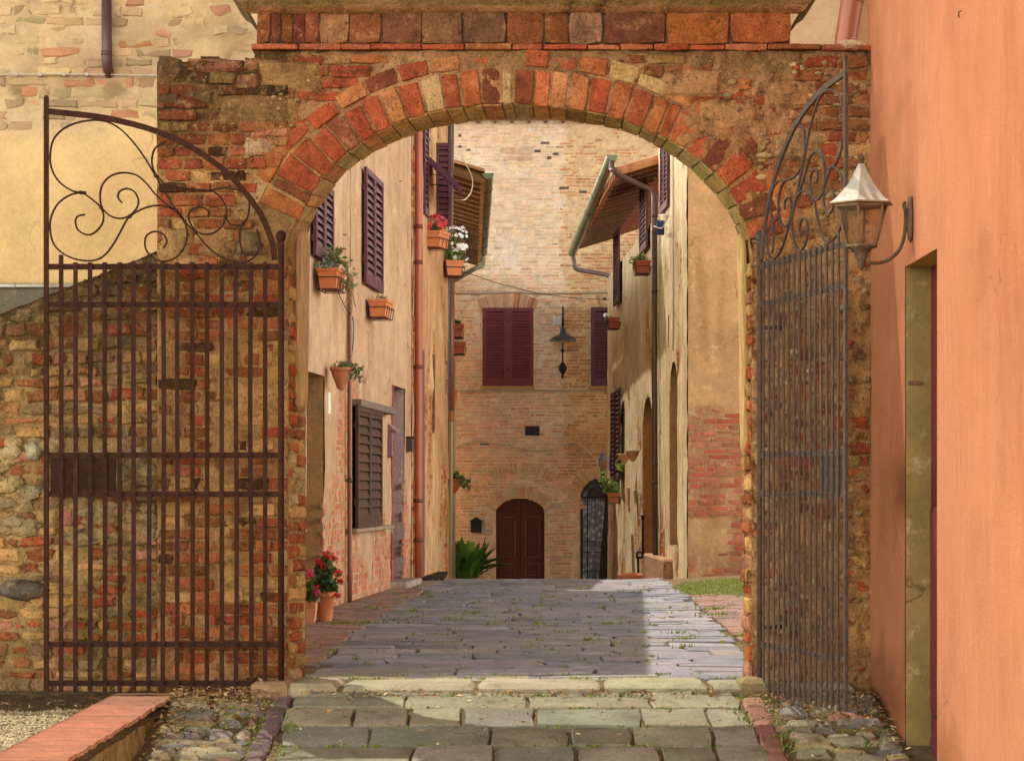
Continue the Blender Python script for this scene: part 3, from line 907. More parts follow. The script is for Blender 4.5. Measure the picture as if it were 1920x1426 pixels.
# ================================================================ OCHRE HOUSE (left, behind the wall)
oh = thing('ochre_house', 'ochre plastered house with crumbling brick showing through above left gate', 'house', (-4.5, 18.2, 0))
OF = Frame((0, 17.8, 0), (1, 0, 0), (0, -1, 0))
def o_px(x, z): return 960+x*FPX/17.8, HZ-(z-CZ)*FPX/17.8
def o_rough(x, z):
    px, py = o_px(x, z)
    return smooth((280-py+60*fb(x, z, 2, 1.1))/60.)
def o_h(x, z): 
    r = o_rough(x, z)
    return .02*(1-r)+r*(.022*fb(x, z, 4, 3.5)+.010*fb(x, z, 14, 10)+.010)+.003*fb(x, z, 6, 14)
def o_c(x, z, h):
    px, py = o_px(x, z); r = o_rough(x, z)
    c = mixc((.67,.455,.215), (.59,.385,.17), .5+.9*fb(x, z, 8, .9))
    c = mixc(c, mixc((.56,.41,.235), (.42,.29,.16), .5+.9*fb(x, z, 18, 2)), r)
    c = mixc(c, (.33,.22,.1), .8*smooth(fb(x, z, 61, 1.3)*1.6-.35)*r); c = mixc(c, (.20,.13,.06), .7*smooth(fb(x, z, 63, 5)*2.4-.9)*r)
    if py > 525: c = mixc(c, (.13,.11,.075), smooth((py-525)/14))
    return c
m = MB()
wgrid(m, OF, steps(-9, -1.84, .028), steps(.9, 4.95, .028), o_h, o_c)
courses(m, OF, -4.8, -1.86, 3.2, 4.93, .075, .22, .012, lambda: random.uniform(.004, .024), lambda u, v: jit(pick(((.52,.37,.20), 4), ((.42,.28,.15), 4), ((.32,.22,.12), 2), ((.44,.23,.13), 1.5), ((.34,.25,.13), 2), ((.42,.2,.1), 1)), .14, .05), lambda u, v: o_rough(u, v) > .5 and fb(u, v, 44, 1.6) > -.45 and random.random() < .85, jt=.014, bev=.009, wob=.02)
m.box((-9, 17.82, -.3), (-1.86, 18.7, 4.95), (.55,.36,.15))
m.build('wall', M['yellow'], oh, True)
m = MB(); m.box((-9.2, 17.74, 4.952), (-1.82, 18.74, 5.06), (.4,.2,.1)); m.build('roof', M['tile'], oh)
m = MB(); pc = (.085,.04,.045)
a = OF.hit(203, -30); b = OF.hit(204, 132)
X = a[0]
m.tube([(X, 17.72, a[1]), (X+.003, 17.72, wzz(120, 17.8)), (X+.008, 17.73, wzz(132, 17.8)), (X+.008, 17.79, wzz(139, 17.8))], .037, 14, pc)
m.tube([(X, 17.72, wzz(108, 17.8)), (X+.001, 17.72, wzz(100, 17.8))], .040, 14, pc); m.build('drainpipe', M['pipe'], oh, True)
m = MB()
m.tube([OF.at(-4.6, OF.hit(0, 144)[1], .05), OF.at(-3.3, OF.hit(0, 141)[1], .05), OF.at(-2.0, OF.hit(0, 145)[1], .05)], .004, 6, (.5,.46,.4))
for px in (33, 78, 122, 165): 
    u, v = OF.hit(px, 142); m.box((u-.012, v-.01, .02), (u+.012, v+.012, .058), (.4,.36,.3), OF)
tag(m.build('overhead_cable', M['cable']), 'thin cable clipped straight along the ochre wall below the short drainpipe', 'cable')
m = MB()
u, v = OF.hit(140, 537); u0, _ = OF.hit(-60, 537)
m.tube([OF.at(u0, v, .05), OF.at(u, v, .05)], .012, 8, (.50,.47,.40)); 
for px in (30, 98): 
    q, w = OF.hit(px, 537); m.box((q-.006, w-.018, .02), (q+.006, w+.018, .066), (.3,.28,.25), OF)
tag(m.build('conduit_pipe', M['cable'], None, True), 'grey conduit along foot of the ochre wall above the sloping rubble wall', 'pipe')

# ================================================================ PALE HOUSE behind the arch, top right
ph = thing('pale_house', 'pale beige house wall seen above the right end of the arch', 'house', (2.6, 18.0, 0))
m = MB(); QF = Frame((0, 17.2, 0), (1, 0, 0), (0, -1, 0))
wgrid(m, QF, steps(1.78, 3.2, .1), steps(-.2, 5.6, .1), lambda u, v: .003*fb(u, v, 0, 6), lambda u, v, h: mixc((.62,.45,.27), (.54,.38,.22), .5+fb(u, v, 3, 1)))
m.box((1.80, 17.22, -.3), (5.0, 19.0, 5.6), (.6,.43,.25)); m.build('wall', M['yellow'], ph, True)
m = MB(); m.box((1.74, 17.1, 5.62), (5.1, 19.1, 5.74), (.4,.2,.1)); m.build('roof', M['tile'], ph)
m = MB(); pc = (.30,.10,.05)
m.tube([P(1606, -60, 17.0), P(1598, 0, 17.0), P(1586, 75, 17.0), P(1584, 130, 17.0)], .078, 16, pc)
m.tube([P(1598, -2, 17.0), P(1597, 4, 17.0)], .083, 16, pc); m.build('drainpipe', M['pipe'], ph, True)

# ================================================================ ORANGE HOUSE (right)
rh = thing('orange_house', 'bright orange rendered house wall filling the right edge with a recessed doorway', 'house', (2.246, 13, 0))
HX = 2.246
HF = Frame((HX, 16.6, 0), (0, -1, 0), (-1, 0, 0))      # u runs towards the camera
def hu(px): return 16.6-HX*FPX/(px-960)
d0, d1 = hu(1697), hu(1757)                               # doorway (far, near)
zt = 1.19+.415*13.95*1000/4577*1.0
ztf = CZ+(HZ-500)*(16.6-d0)/FPX; 
m = MB()
us = steps(1.18, 10.6, .045, (d0, d1)); vs = steps(-1.6, 7.0, .045, (ztf,))
hole = lambda u, v: d0 < u < d1 and v < ztf+.0
def orange_c(u, v, h):
    b_ = v-gz(2.2, 16.6-u); k = smooth((.45+.35*fb(u, v, 3, 2.2)-b_)/.35)
    c = mixc((1, 1, 1), (.62, .58, .52), k*.8)
    return mixc(c, (.86, .80, .76), .8*smooth(fb(u*1.2, v*.7, 9, .8)*1.8-.1))
def h_h(u, v): return (.010*fb(u, v, 2, .9)+.004*fb(u, v, 7, 6))*smooth(min(abs(u-d0), abs(u-d1))/.2 if v < ztf+.2 else 1)
wgrid(m, HF, us, vs, h_h, orange_c, hole)
m.quad(HF.at(1.18, -1.6, -.5), HF.at(1.18, -1.6, 0), HF.at(1.18, 7, 0), HF.at(1.18, 7, -.5), (1, 1, 1))
m.box((HX+.45, 5.9, -1.6), (HX+4, 15.41, 7.0), (1, 1, 1))
m.box((HX-.02, 5.8, 7.02), (HX+4, 15.45, 7.15), (.8, .6, .5))
# a bent nail left in the render
u, v = hu(1803), CZ+(HZ-28)*(16.6-hu(1803))/FPX
m.build('wall', M['orange'], rh, True)
m = MB(); m.tube([HF.at(u, v+.02, .0), HF.at(u, v+.015, .014), HF.at(u, v-.012, .014), HF.at(u+.012, v-.014, .014)], .0035, 6, (.06,.03,.02)); m.build('bent_nail', M['iron'], rh)
# reveals
m = MB(); olive = (.165,.125,.045)
RV = .148
def rev_c(u, v, h): 
    c = mixc((.36,.24,.085), (.22,.155,.06), .5+.9*fb(u*2, v, 3, 1.6)); return mixc(c, (.42,.34,.18), .8*smooth(fb(u*5, v*5, 9, 3)*2-1.0)) if v > -.75 else mixc(c, (.46,.33,.13), .75)
JF = Frame((HX, 16.6-d0, 0), (1, 0, 0), (0, -1, 0))
wgrid(m, JF, steps(.004, RV+.05, .02), steps(-1.6, ztf, .04), lambda u, v: .004*fb(u, v, 0, 8), rev_c)
JN = Frame((HX, 16.6-d1, 0), (1, 0, 0), (0, 1, 0))
wgrid(m, JN, steps(.004, RV+.05, .04), steps(-1.6, ztf, .1), lambda u, v: 0, rev_c)
TFm = Frame((HX, 0, ztf), (1, 0, 0), (0, 0, -1), (0, 1, 0))
wgrid(m, TFm, steps(.004, RV+.05, .03), steps(16.6-d1, 16.6-d0, .05), lambda u, v: .003*fb(u, v, 0, 9), lambda u, v, h: jit((.42,.29,.08), .06))
m.build('door_reveal', M['yellow'], rh, True)
m = MB(); dc = (.13,.022,.03)
m.box((HX+RV, 16.6-d1+.003, -1.6), (HX+RV+.05, 16.6-d0-.003, ztf-.003), dc)
for k in range(2):
    y0, y1 = lerp(16.6-d1, 16.6-d0, .06+.47*k), lerp(16.6-d1, 16.6-d0, .47+.47*k)
    for z0, z1 in ((-1.3, -.2), (-.05, 1.1)): m.bbox((HX+RV-.018, y0, z0), (HX+RV+.01, y1, z1), .012, dc)
dr = m.build('door', M['shutter'], rh)
m = MB(); m.tube([(HX+RV-.01, 16.6-d0-.42, -.06), (HX+RV-.05, 16.6-d0-.42, -.06), (HX+RV-.05, 16.6-d0-.54, -.06)], .009, 8, (.3,.28,.25)); m.build('handle', M['dark'], dr, True)
m = MB()
q = 16.6-d0+.02
m.tube([(HX+.02, q-.03, CZ+(HZ-718)*q/FPX), (HX+.09, q-.03, CZ+(HZ-718)*q/FPX)], .011, 8, (.2,.1,.06)); m.build('hinge_pin', M['iron'], rh)

# wall lantern
LX, LY = wx(1615, 13.7), 13.7
lz = lambda py: CZ-(py-HZ)*13.7/FPX
wl = thing('wall_lantern', 'grey metal hexagonal lantern on curved bracket fixed to the orange wall', 'lantern', (HX-.02, 13.7, lz(408)))
lc = (.30,.25,.18)
m = MB(); m.lathe([(.001, lz(365)-lz(408)), (.03, lz(370)-lz(408)), (.042, lz(390)-lz(408)), (.042, lz(430)-lz(408)), (.03, lz(448)-lz(408)), (.001, lz(456)-lz(408))], (HX-.012, 13.7, lz(408)), 14, (.13,.085,.055), sx=.42)
m.build('wall_plate', M['iron'], wl, True)
m = MB()
arm = [P(1698, 378, 13.7), P(1695, 384, 13.7), P(1698, 400, 13.7), P(1697, 430, 13.7), P(1692, 455, 13.7), P(1682, 474, 13.7), P(1664, 488, 13.7), P(1645, 493, 13.7), P(1630, 492, 13.7)]
m.tube(spline(arm, 5), [.006]+[.0105]*39+[.009], 10, (.10,.065,.04))
m.tube([P(1697, 420, 13.7), P(1712, 425, 13.7)], .012, 8, (.10,.065,.04)); m.build('arm', M['iron'], wl, True)
def hexl(mm, prof, col, n=6, a0=.26, cap=True): mm.lathe(prof, (LX, LY, 0), n, col, a0=a0, cap=cap)
m = MB()
rp = [(.192, lz(381)), (.17, lz(377)), (.145, lz(370)), (.115, lz(359)), (.085, lz(346)), (.058, lz(332)), (.036, lz(319)), (.022, lz(310)), (.016, lz(306))]
hexl(m, rp, (.36,.335,.28)); hexl(m, [(.192, lz(381)), (.192, lz(383.5)), (.14, lz(384)), (.02, lz(383))], (.3,.22,.14))
m.build('roof', M['lamp'], wl)
m = MB()
m.lathe([(.016, lz(307)), (.02, lz(305)), (.012, lz(303)), (.017, lz(300)), (.020, lz(297)), (.015, lz(293)), (.006, lz(289)), (.002, lz(286))], (LX, LY, 0), 12, (.10,.065,.04)); m.build('finial', M['iron'], wl, True)
m = MB()
zt_, zb = lz(384), lz(461); rt, rb = .150, .088
for k in range(6):
    a = .26+k*math.pi/3
    m.tube([(LX+rt*math.cos(a), LY+rt*math.sin(a), zt_), (LX+rb*math.cos(a), LY+rb*math.sin(a), zb)], .0085, 4, (.17,.11,.06))
for (r, z, h) in ((rt, zt_-.008, .014), (rb, zb, .014)): hexl(m, [(r+.008, z-h/2), (r+.008, z+h/2), (r-.012, z+h/2), (r-.012, z-h/2)], (.17,.11,.06), cap=False)
m.build('cage', M['iron'], wl)
m = MB()
for k in range(6):
    a, b = .26+k*math.pi/3, .26+(k+1)*math.pi/3
    f = lambda r, q, z: (LX+(r-.006)*math.cos(q), LY+(r-.006)*math.sin(q), z)
    m.quad(f(rb, a, zb), f(rb, b, zb), f(rt, b, zt_), f(rt, a, zt_))
m.build('glass_panes', M['lantern_glass'], wl)
m = MB(); m.lathe([(.082, lz(463)), (.06, lz(467)), (.048, lz(472)), (.034, lz(476)), (.036, lz(482)), (.024, lz(487)), (.026, lz(494)), (.018, lz(500)), (.006, lz(506)), (.002, lz(509))], (LX, LY, 0), 12, (.12,.08,.05)); m.build('socket', M['iron'], wl, True)

# ================================================================ IRON GATES
GW = 1.452                                               # leaf width
gzl = lambda py: CZ-(py-HZ)*15.1/FPX                     # heights read on the left leaf
def zs(pts):     # zoomed pixels of the scroll study -> (u,z) from the hinge
    return [Vector(((527-x/2.742)*15.1/FPX, gzl(y/2.742))) for x, y in pts]
SCROLLS = [
 [(415,990),(370,980),(310,940),(270,880),(258,810),(270,730),(310,675),(370,640),(440,622),(500,618),(560,630),(620,665),(680,725),(740,805),(800,905),(850,990),(905,1080),(950,1140),(1010,1200),(1060,1260),(1120,1310),(1200,1345),(1270,1345),(1320,1305),(1335,1240),(1320,1180)],
 [(415,990),(360,1003),(300,1045),(265,1110),(258,1180),(275,1250),(320,1300),(390,1332),(470,1340),(530,1318),(580,1260),(620,1190),(660,1120),(720,1080),(790,1058),(850,1062),(905,1085),(945,1130),(962,1190),(955,1250),(920,1310),(860,1342),(800,1333),(755,1290),(745,1240),(760,1205),(800,1190),(840,1205),(858,1240),(840,1275)],
 [(430,993),(480,1030),(520,1070),(533,1115),(520,1160),(480,1200),(440,1205),(400,1180),(388,1140),(400,1112),(438,1103)],
 [(520,1068),(515,1000),(530,945),(570,905),(630,888),(700,900),(750,940),(800,1000),(850,1045),(905,1083)],
 [(522,1068),(560,1105),(610,1123),(660,1112),(700,1075),(712,1030),(690,985),(650,970),(615,985),(607,1015),(628,1042)],
 [(850,728),(800,760),(782,810),(785,860),(805,900),(850,945),(910,968),(990,975),(1080,980),(1130,1010),(1160,1060),(1162,1110),(1140,1165),(1090,1200),(1030,1200),(985,1160),(970,1110),(990,1075),(1035,1065),(1070,1085),(1070,1120)],
 [(1080,980),(1150,965),(1215,975),(1245,985)],
 [(1162,1108),(1180,1150),(1215,1160),(1250,1150),(1275,1110),(1282,1050),(1278,1005)],
 [(1250,1150),(1232,1200),(1240,1270),(1262,1320)],
]
ARCHB = [(240,572),(400,588),(520,603),(640,628),(760,660),(880,705),(980,755),(1080,820),(1170,890),(1240,965),(1300,1040),(1345,1110),(1380,1190),(1402,1260),(1412,1335)]
KNOTS = [(415,990),(434,992),(520,1066),(905,1083),(668,1112),(800,903),(1160,1110),(950,1138),(1005,1196),(1250,1150),(990,975)]
RAILS = [500, 571, 853, 926, 1207, 1280]
BARS = [115+27.35*i for i in range(15)]
def make_gate(name, label, hinge, dirv, nrm, tint, seed):
    random.seed(seed)
    g = thing(name, label, 'gate', (hinge[0], hinge[1], 0), 'open wrought iron gate leaves')
    D = Vector((dirv[0], dirv[1], 0)).normalized(); N = Vector((nrm[0], nrm[1], 0)).normalized(); H = Vector((hinge[0], hinge[1], 0))
    L = lambda u, z, w=0.: H+D*u+N*w+Vector((0, 0, z))
    c = lambda: jit(tint, .1, .04)
    zb = gzl(1290)
    m = MB(); m.flat([L(GW, zb-.012), L(GW, gzl(182))], .030, .020, N, c())
    m.flat([L(GW, gzl(182)), L(GW, gzl(179))], .018, .012, N, c()); m.build('stile', M['iron'], g)
    m = MB(); m.tube([L(0, zb-.02), L(0, gzl(452))], .020, 10, c()); m.lathe([(.012, gzl(453)), (.026, gzl(450)), (.033, gzl(443)), (.030, gzl(437)), (.014, gzl(433)), (.002, gzl(432))], (H.x, H.y, 0), 12, c())
    for z in (.35, 2.2): m.tube([L(0, z), L(0, z, -.14)], .014, 8, c())
    m.build('hinge_post', M['iron'], g, True)
    for py in RAILS:
        m = MB(); z = gzl(py); m.flat([L(.012, z), L(GW-.012, z)], .036, .008, N, c())
        if py == 1280:
            pass
        for b in BARS:
            u = (527-b)*15.1/FPX
            m.blob(L(u, z, .016), (.007, .007, .007), c(), None, .1, 6, 4)
        m.build('rail', M['iron'], g)
    for i, b in enumerate(BARS):
        u = (527-b)*15.1/FPX; m = MB(); zt = gzl(478 if i == 0 else 492)
        k1, k2 = random.gauss(0, .0035), random.gauss(0, .003)
        pts = [L(u+k1*math.sin(s*3.1)+k2*math.sin(s*6.3+i), lerp(zb-.02, zt, s), .010+.002*math.sin(s*5+i)) for s in [j/14 for j in range(15)]]
        m.flat(pts, .0275, .009, N, c()); m.build('bar', M['iron'], g)
    m = MB(); m.flat([L(u, z) for u, z in spline(zs(ARCHB), 4)], .036, .016, N, c()); m.build('arched_top_rail', M['iron'], g)
    m = MB()
    for sc in SCROLLS: m.flat([L(u, z) for u, z in spline(zs(sc), 5)], .0105, .014, N, c())
    for u, z in zs(KNOTS): m.bbox(Vector((-.011, -.012, -.011))+L(u, z), Vector((.011, .012, .011))+L(u, z), .004, c())
    m.build('scrollwork', M['iron'], g)
    m = MB(); u0, u1 = (527-217)*15.1/FPX, (527-95)*15.1/FPX
    FR = Frame(H, D, N); m.bbox((u0, gzl(921), -.012), (u1, gzl(858), .003), .003, (tint[0]*.75, tint[1]*.75, tint[2]*.75), FR); m.build('lock_box', M['iron'], g)
    return g
make_gate('iron_gate', 'rusty brown wrought iron gate leaf with scrollwork, opened flat against the left wall', (wx(527, 15.1), 15.1), (-1, .0), (0, -1), (.038,.015,.009), 5)
make_gate('iron_gate', 'grey wrought iron gate leaf with scrollwork, swung out edge-on beside the orange wall', (wx(1425, 15.1), 15.1), (.342, -1.43), (-1.43, -.342), (.080,.055,.042), 6)
random.seed(23)

# ================================================================ TIMBER POSTS against the back of the arch
def timber(name, label, pts, r, col, d):
    base = P(*pts[0])
    m = MB(); q = [P(*p) for p in pts]
    n = 14; V = []; fs = []
    pp = spline(q, 6); L_ = len(pp)
    for i, p in enumerate(pp):
        e = 1.0
        if i == 0 or i == L_-1: e = .55
        elif i in (1, L_-2): e = .93
        for k in range(n):
            a = 2*math.pi*k/n
            w = e*(1+.10*nz(math.cos(a)*2, math.sin(a)*2, i*.02)+.05*nz(i*.3, k, 3))
            ca, sa = math.cos(a), math.sin(a)
            V.append(p+Vector((math.copysign(abs(ca)**.6, ca)*r[0]*w, math.copysign(abs(sa)**.6, sa)*r[1]*w, 0)))
    for i in range(L_-1):
        for k in range(n): fs.append((i*n+k, i*n+(k+1) % n, (i+1)*n+(k+1) % n, (i+1)*n+k))
    fs += [tuple(range(n))[::-1], tuple((L_-1)*n+k for k in range(n))]
    m.add(V, fs, [jit(col, .1, .04) for _ in V])
    return tag(m.build(name, M['wood'], None, True), label, 'post', 'timber posts at the arch jambs')
timber('timber_post', 'brown weathered timber post on the left side of the arch opening', [(563, 770, 15.46), (565, 650, 15.46), (566, 540, 15.46), (567, 430, 15.46)], (.046, .06), (.36,.21,.09), 0)
timber('timber_post', 'sunlit yellowish timber post on the right side of the arch opening', [(1397, 855, 15.5), (1395, 700, 15.5), (1393, 560, 15.5), (1390, 440, 15.5)], (.028, .09), (.44,.28,.10), 0)
# ================================================================ generic house fittings
def shutter_leaf(house, F, u0, u1, v0, v1, w=.045, col=(.085,.026,.036), pitch=.055, st=.055, tilt=1, name='shutter'):
    """one louvred leaf: frame mesh with its louvres as a sub-part"""
    m = MB(); c = lambda: jit(col, .06, .03)
    m.bbox((u0, v0, w-.018), (u0+st, v1, w+.018), .003, c(), F); m.bbox((u1-st, v0, w-.018), (u1, v1, w+.018), .003, c(), F)
    m.bbox((u0+st+.001, v0, w-.017), (u1-st-.001, v0+st*1.6, w+.017), .003, c(), F); m.bbox((u0+st+.001, v1-st, w-.017), (u1-st-.001, v1, w+.017), .003, c(), F)
    for vv in (v0+.2*(v1-v0), v1-.18*(v1-v0)):
        m.box((u0-.01, vv-.02, w-.03), (u0+.012, vv+.05, w+.022), jit(col, .1), F)
    o = m.build(name, M['shutter'], house)
    m = MB(); v = v0+st*1.6+.01
    while v < v1-st-.02:
        a = F.at(u0+st, v, w-.014+(.028 if tilt > 0 else 0)); b = F.at(u1-st, v, w-.014+(.028 if tilt > 0 else 0))
        e = Vector((0, 0, pitch*.78)); n_ = F.N*(-.028*tilt)
        t_ = Vector((0, 0, -.009))
        m.add([a, b, b+e+n_, a+e+n_, a+t_, b+t_, b+e+n_+t_, a+e+n_+t_], [(0,1,2,3),(7,6,5,4),(0,4,5,1),(3,2,6,7)], c())
        v += pitch
    m.box((u0+st*.6, v0+.03, w-.0165), (u1-st*.6, v1-.03, w-.0155), (.012,.008,.01), F)
    m.build('louvres', M['shutter'], o)
    return o
def corner_shutter(house, F, pxs, n=2, **k):
    """pair of leaves filling a picture rectangle read on the wall plane: (x0,x1,ytop at x0,ybottom at x0)"""
    x0, x1, yt, yb = pxs
    F = Frame(F.O+F.N*k.get('w', .045), F.U, F.N); k['w'] = 0
    u0, vt = F.hit(x0, yt); _, vb = F.hit(x0, yb); u1, _ = F.hit(x1, yt)
    if u0 > u1: u0, u1 = u1, u0
    w = (u1-u0)/n
    for i in range(n): shutter_leaf(house, F, u0+i*w+.004, u0+(i+1)*w-.004, vb, vt, **k)
    return u0, u1, vb, vt
def reveal(m, F, u0, u1, v0, v1, d, col, back=None):
    """sides, head and back of a rectangular recess"""
    f = F.at
    m.quad(f(u0, v0, 0), f(u0, v0, -d), f(u0, v1, -d), f(u0, v1, 0), col)
    m.quad(f(u1, v0, 0), f(u1, v1, 0), f(u1, v1, -d), f(u1, v0, -d), col)
    m.quad(f(u0, v1, 0), f(u0, v1, -d), f(u1, v1, -d), f(u1, v1, 0), col)
    m.quad(f(u0, v0, -d), f(u1, v0, -d), f(u1, v1, -d), f(u0, v1, -d), back or col)
def plastered(F, us, vs, m, pl1, pl2, brickness, seed, holes=None, bcol=None, amp=.006, ch=.075, bl=.24, prot=(.001, .009), gap=.018, simple=True, mort=MOR, thick=.016):
    """plaster coat with broken patches where courses of brick show through"""
    def h(u, v):
        b = brickness(u, v)
        return thick*(1-b)+amp*fb(u, v, seed, 2.2)+b*.006*fb(u, v, seed+3, 9, 2)
    def c(u, v, hh):
        b = brickness(u, v)
        k = mixc(pl1, pl2, .5+.9*fb(u, v, seed+1, .9))
        k = mixc(k, mixc(mort, (mort[0]*.75, mort[1]*.7, mort[2]*.65), .5+fb(u, v, seed+8, 3)), b)
        s = fb(u*3.2, v*.45, seed+5, 1.2)
        k = mixc(k, (k[0]*.66, k[1]*.6, k[2]*.52), .55*smooth(s*1.5))
        return tuple(q*(1+.12*fb(u, v, seed+6, 7, 2)) for q in k)
    wgrid(m, F, us, vs, h, c, holes)
    bc_ = bcol or (lambda u, v: jit(pick((PNK, 3), ((.46,.17,.09), 3), ((.50,.21,.11), 2)), .12, .04))
    courses(m, F, us[0], us[-1], vs[0], vs[-1], ch, bl, gap, lambda: random.uniform(*prot), bc_, lambda u, v: brickness(u, v) > .55 and not (holes and holes(u, v)) and random.random() < .9, simple=simple, jt=.007, wob=.02)
def body(m, pts, z0, z1, col):
    """plain side/back walls along a list of ground points"""
    for a, b in zip(pts, pts[1:]): m.quad((a[0], a[1], z0), (b[0], b[1], z0), (b[0], b[1], z1), (a[0], a[1], z1), col)
def clampband(h, F, u, w, r, v, col=(.06,.045,.04)): pass

# ================================================================ HOUSE A (left, plastered)
A0 = Vector((FAx(18.8), 18.8, 0)); A1 = Vector((FAx(32.0), 32.0, 0))
ha = thing('plastered_house', 'near left house of worn pinkish plaster with purple shutters up to red drainpipe', 'house', (-3.0, 25.5, 0))
FA = Frame(A0, A1-A0, None)
FA.N = FA.U.cross(Vector((0, 0, 1)))
LA = (A1-A0).length
dA0, dAt = FA.hit(606, 705); dA_start = dA0-1.15
eA0, eAt = FA.hit(733, 721); eA1, _ = FA.hit(757, 731)
zA = 7.25
def a_br(u, v):
    x = fb(u*1.6, v, 3, .9)
    k = smooth((2.3-v)/1.0+x*1.5-.75)
    if u > FA.hit(652, 800)[0]-.9: k = max(k, smooth(.95*smooth((2.9-v)/1.2)+x*.9-.45))
    k = max(k, smooth(fb(u*1.4, v, 13, .8)*2.2-1.15))
    if v < 2.4 and FA.hit(652, 800)[0]-.75 < u < FA.hit(660, 800)[0]+.5: k = max(k, .95)
    return max(0, min(1, k))
holesA = lambda u, v: (dA_start < u < dA0 and v < dAt) or (eA0 < u < eA1 and v < eAt)
m = MB()
us = steps(3.2, LA, .055, (dA_start, dA0, eA0, eA1)); vs = steps(-.1, 6.6, .045, (dAt, eAt))
plastered(FA, us, vs, m, (.55,.35,.215), (.48,.29,.17), a_br, 4, holesA, mort=(.50,.31,.18))
m.quad(FA.at(0, -.1, 0), FA.at(3.2, -.1, 0), FA.at(3.2, 6.6, 0), FA.at(0, 6.6, 0), (.58,.36,.2))
m.quad(FA.at(0, 6.6, .012), FA.at(LA, 6.6, .012), FA.at(LA, zA, .012), FA.at(0, zA, .012), (.58,.36,.2))
q0, q1 = FA.at(0, 0), FA.at(LA, 0)
body(m, [(-9, 32, 0), (-9, 18.8, 0), (q0.x, q0.y, 0)], -.2, zA, (.6,.4,.2))
m.quad((q1.x, q1.y, -.2), (-9, 32, -.2), (-9, 32, zA), (q1.x, q1.y, zA), (.6,.4,.2))
m.build('wall', M['plaster'], ha, True)
m = MB(); reveal(m, FA, dA_start, dA0, -.1, dAt, .30, (.44,.26,.115), (.12,.055,.035)); m.build('door_recess', M['plaster'], ha)
m = MB(); reveal(m, FA, eA0, eA1, -.1, eAt, .32, (.36,.235,.225), (.10,.05,.045))
m.bbox((eA0-.06, -.1, .0), (eA0+.02, eAt, .03), .005, (.28,.09,.07), FA)
m.build('doorway', M['plaster'], ha)
m = MB(); m.bbox((eA0-.12, -.1, -.3), (eA1+.15, .075, .22), .02, (.36,.28,.22), FA); m.build('doorstep', M['stone'], ha)
# roof with deep eave
m = MB()
e0, e1 = FA.at(-.05, zA, 1.25), FA.at(LA, zA, .9)
m.quad((e0.x, e0.y, zA), (e1.x, e1.y, zA), (-9.3, 32.0, zA+2.0), (-9.3, 18.76, zA+2.0), (.35,.16,.08))
m.quad((e0.x, e0.y, zA-.14), (-9.3, 18.76, zA+1.86), (-9.3, 32.0, zA+1.86), (e1.x, e1.y, zA-.14), (.2,.1,.05))
m.quad((e0.x, e0.y, zA-.14), (e1.x, e1.y, zA-.14), (e1.x, e1.y, zA), (e0.x, e0.y, zA), (.35,.16,.08))
m.build('roof', M['tile'], ha)
# shutters
PUR = (.105,.034,.042)
corner_shutter(ha, FA, (590, 624, 330, 478), 2, col=(.10,.034,.046), pitch=.075, w=.06, st=.07)
corner_shutter(ha, FA, (685, 717, 312, 531), 2, col=(.10,.034,.046), pitch=.085, w=.06, st=.07)
corner_shutter(ha, FA, (669, 715, 757, 990), 2, col=(.075,.034,.022), pitch=.10, w=.10, st=.075)
ul0, vl0 = FA.hit(654, 751); ul1, _ = FA.hit(721, 769)
m = MB(); m.bbox((ul0, vl0-.06, -.02), (ul1, vl0+.02, .14), .008, (.17,.11,.08), FA); m.build('lintel', M['wood'], ha)
us0, vs0 = FA.hit(648, 990); us1, _ = FA.hit(720, 991)
m = MB(); m.bbox((us0, vs0-.05, -.02), (us1, vs0-.005, .13), .008, (.30,.21,.15), FA); m.build('sill', M['stone'], ha)
for bx_ in ((583, 488), (686, 340), (681, 500)):
    pass
# drainpipes
def pipe(house, F, px, y0, y1, r, col, w=.09, bands=(), name='drainpipe', pxb=None):
    u, vt = F.hit(px, y0); ub, vb = F.hit(pxb or px, y1)
    m = MB(); n = 8; um = (u+ub)/2
    m.tube([F.at(um, lerp(max(vb, -1.2), vt, i/n), w) for i in range(n+1)], r, 12, [jit(col, .05) for _ in range((n+1)*12)], cap=True)
    for by in bands:
        _, v = F.hit(pxb or px, by); m.tube([F.at(um, v-.025, w), F.at(um, v+.025, w)], r*1.16, 12, (col[0]*.45, col[1]*.5, col[2]*.6)); m.box((um-.012, v-.012, -.02), (um+.012, v+.012, w), (.06,.04,.03), F)
    return m.build(name, M['pipe'], house, True)
pipe(ha, FA, 772, 60, 1089, .052, (.31,.08,.042), bands=(425, 492, 688, 938, 1012))
pipe(ha, FA, 647, 535, 1134, .026, (.20,.075,.05), w=.05, bands=(700, 900))
m = MB()
u, v = FA.hit(655, 290); m.tube([FA.at(u, v+1.2, .02), FA.at(u-.02, v, .02), FA.at(u-.06, FA.hit(653, 500)[1], .02)], .008, 6, (.40,.28,.18)); 
m.build('wall_cable', M['cable'], ha, True)
m = MB(); u, v = FA.hit(612, 755); m.bbox((u-.02, v-.11, 0), (u+.14, v+.11, .025), .004, (.7,.66,.6), FA); m.build('intercom_plate', M['cable'], ha)
for px, py in ((746, 340), (640, 440)):
    u, v = FA.hit(px, py); m = MB(); m.tube([FA.at(u, v, 0), FA.at(u, v, .05), FA.at(u+.03, v+.01, .05)], .006, 6, (.1,.05,.03)); m.build('shutter_hook', M['iron'], ha)
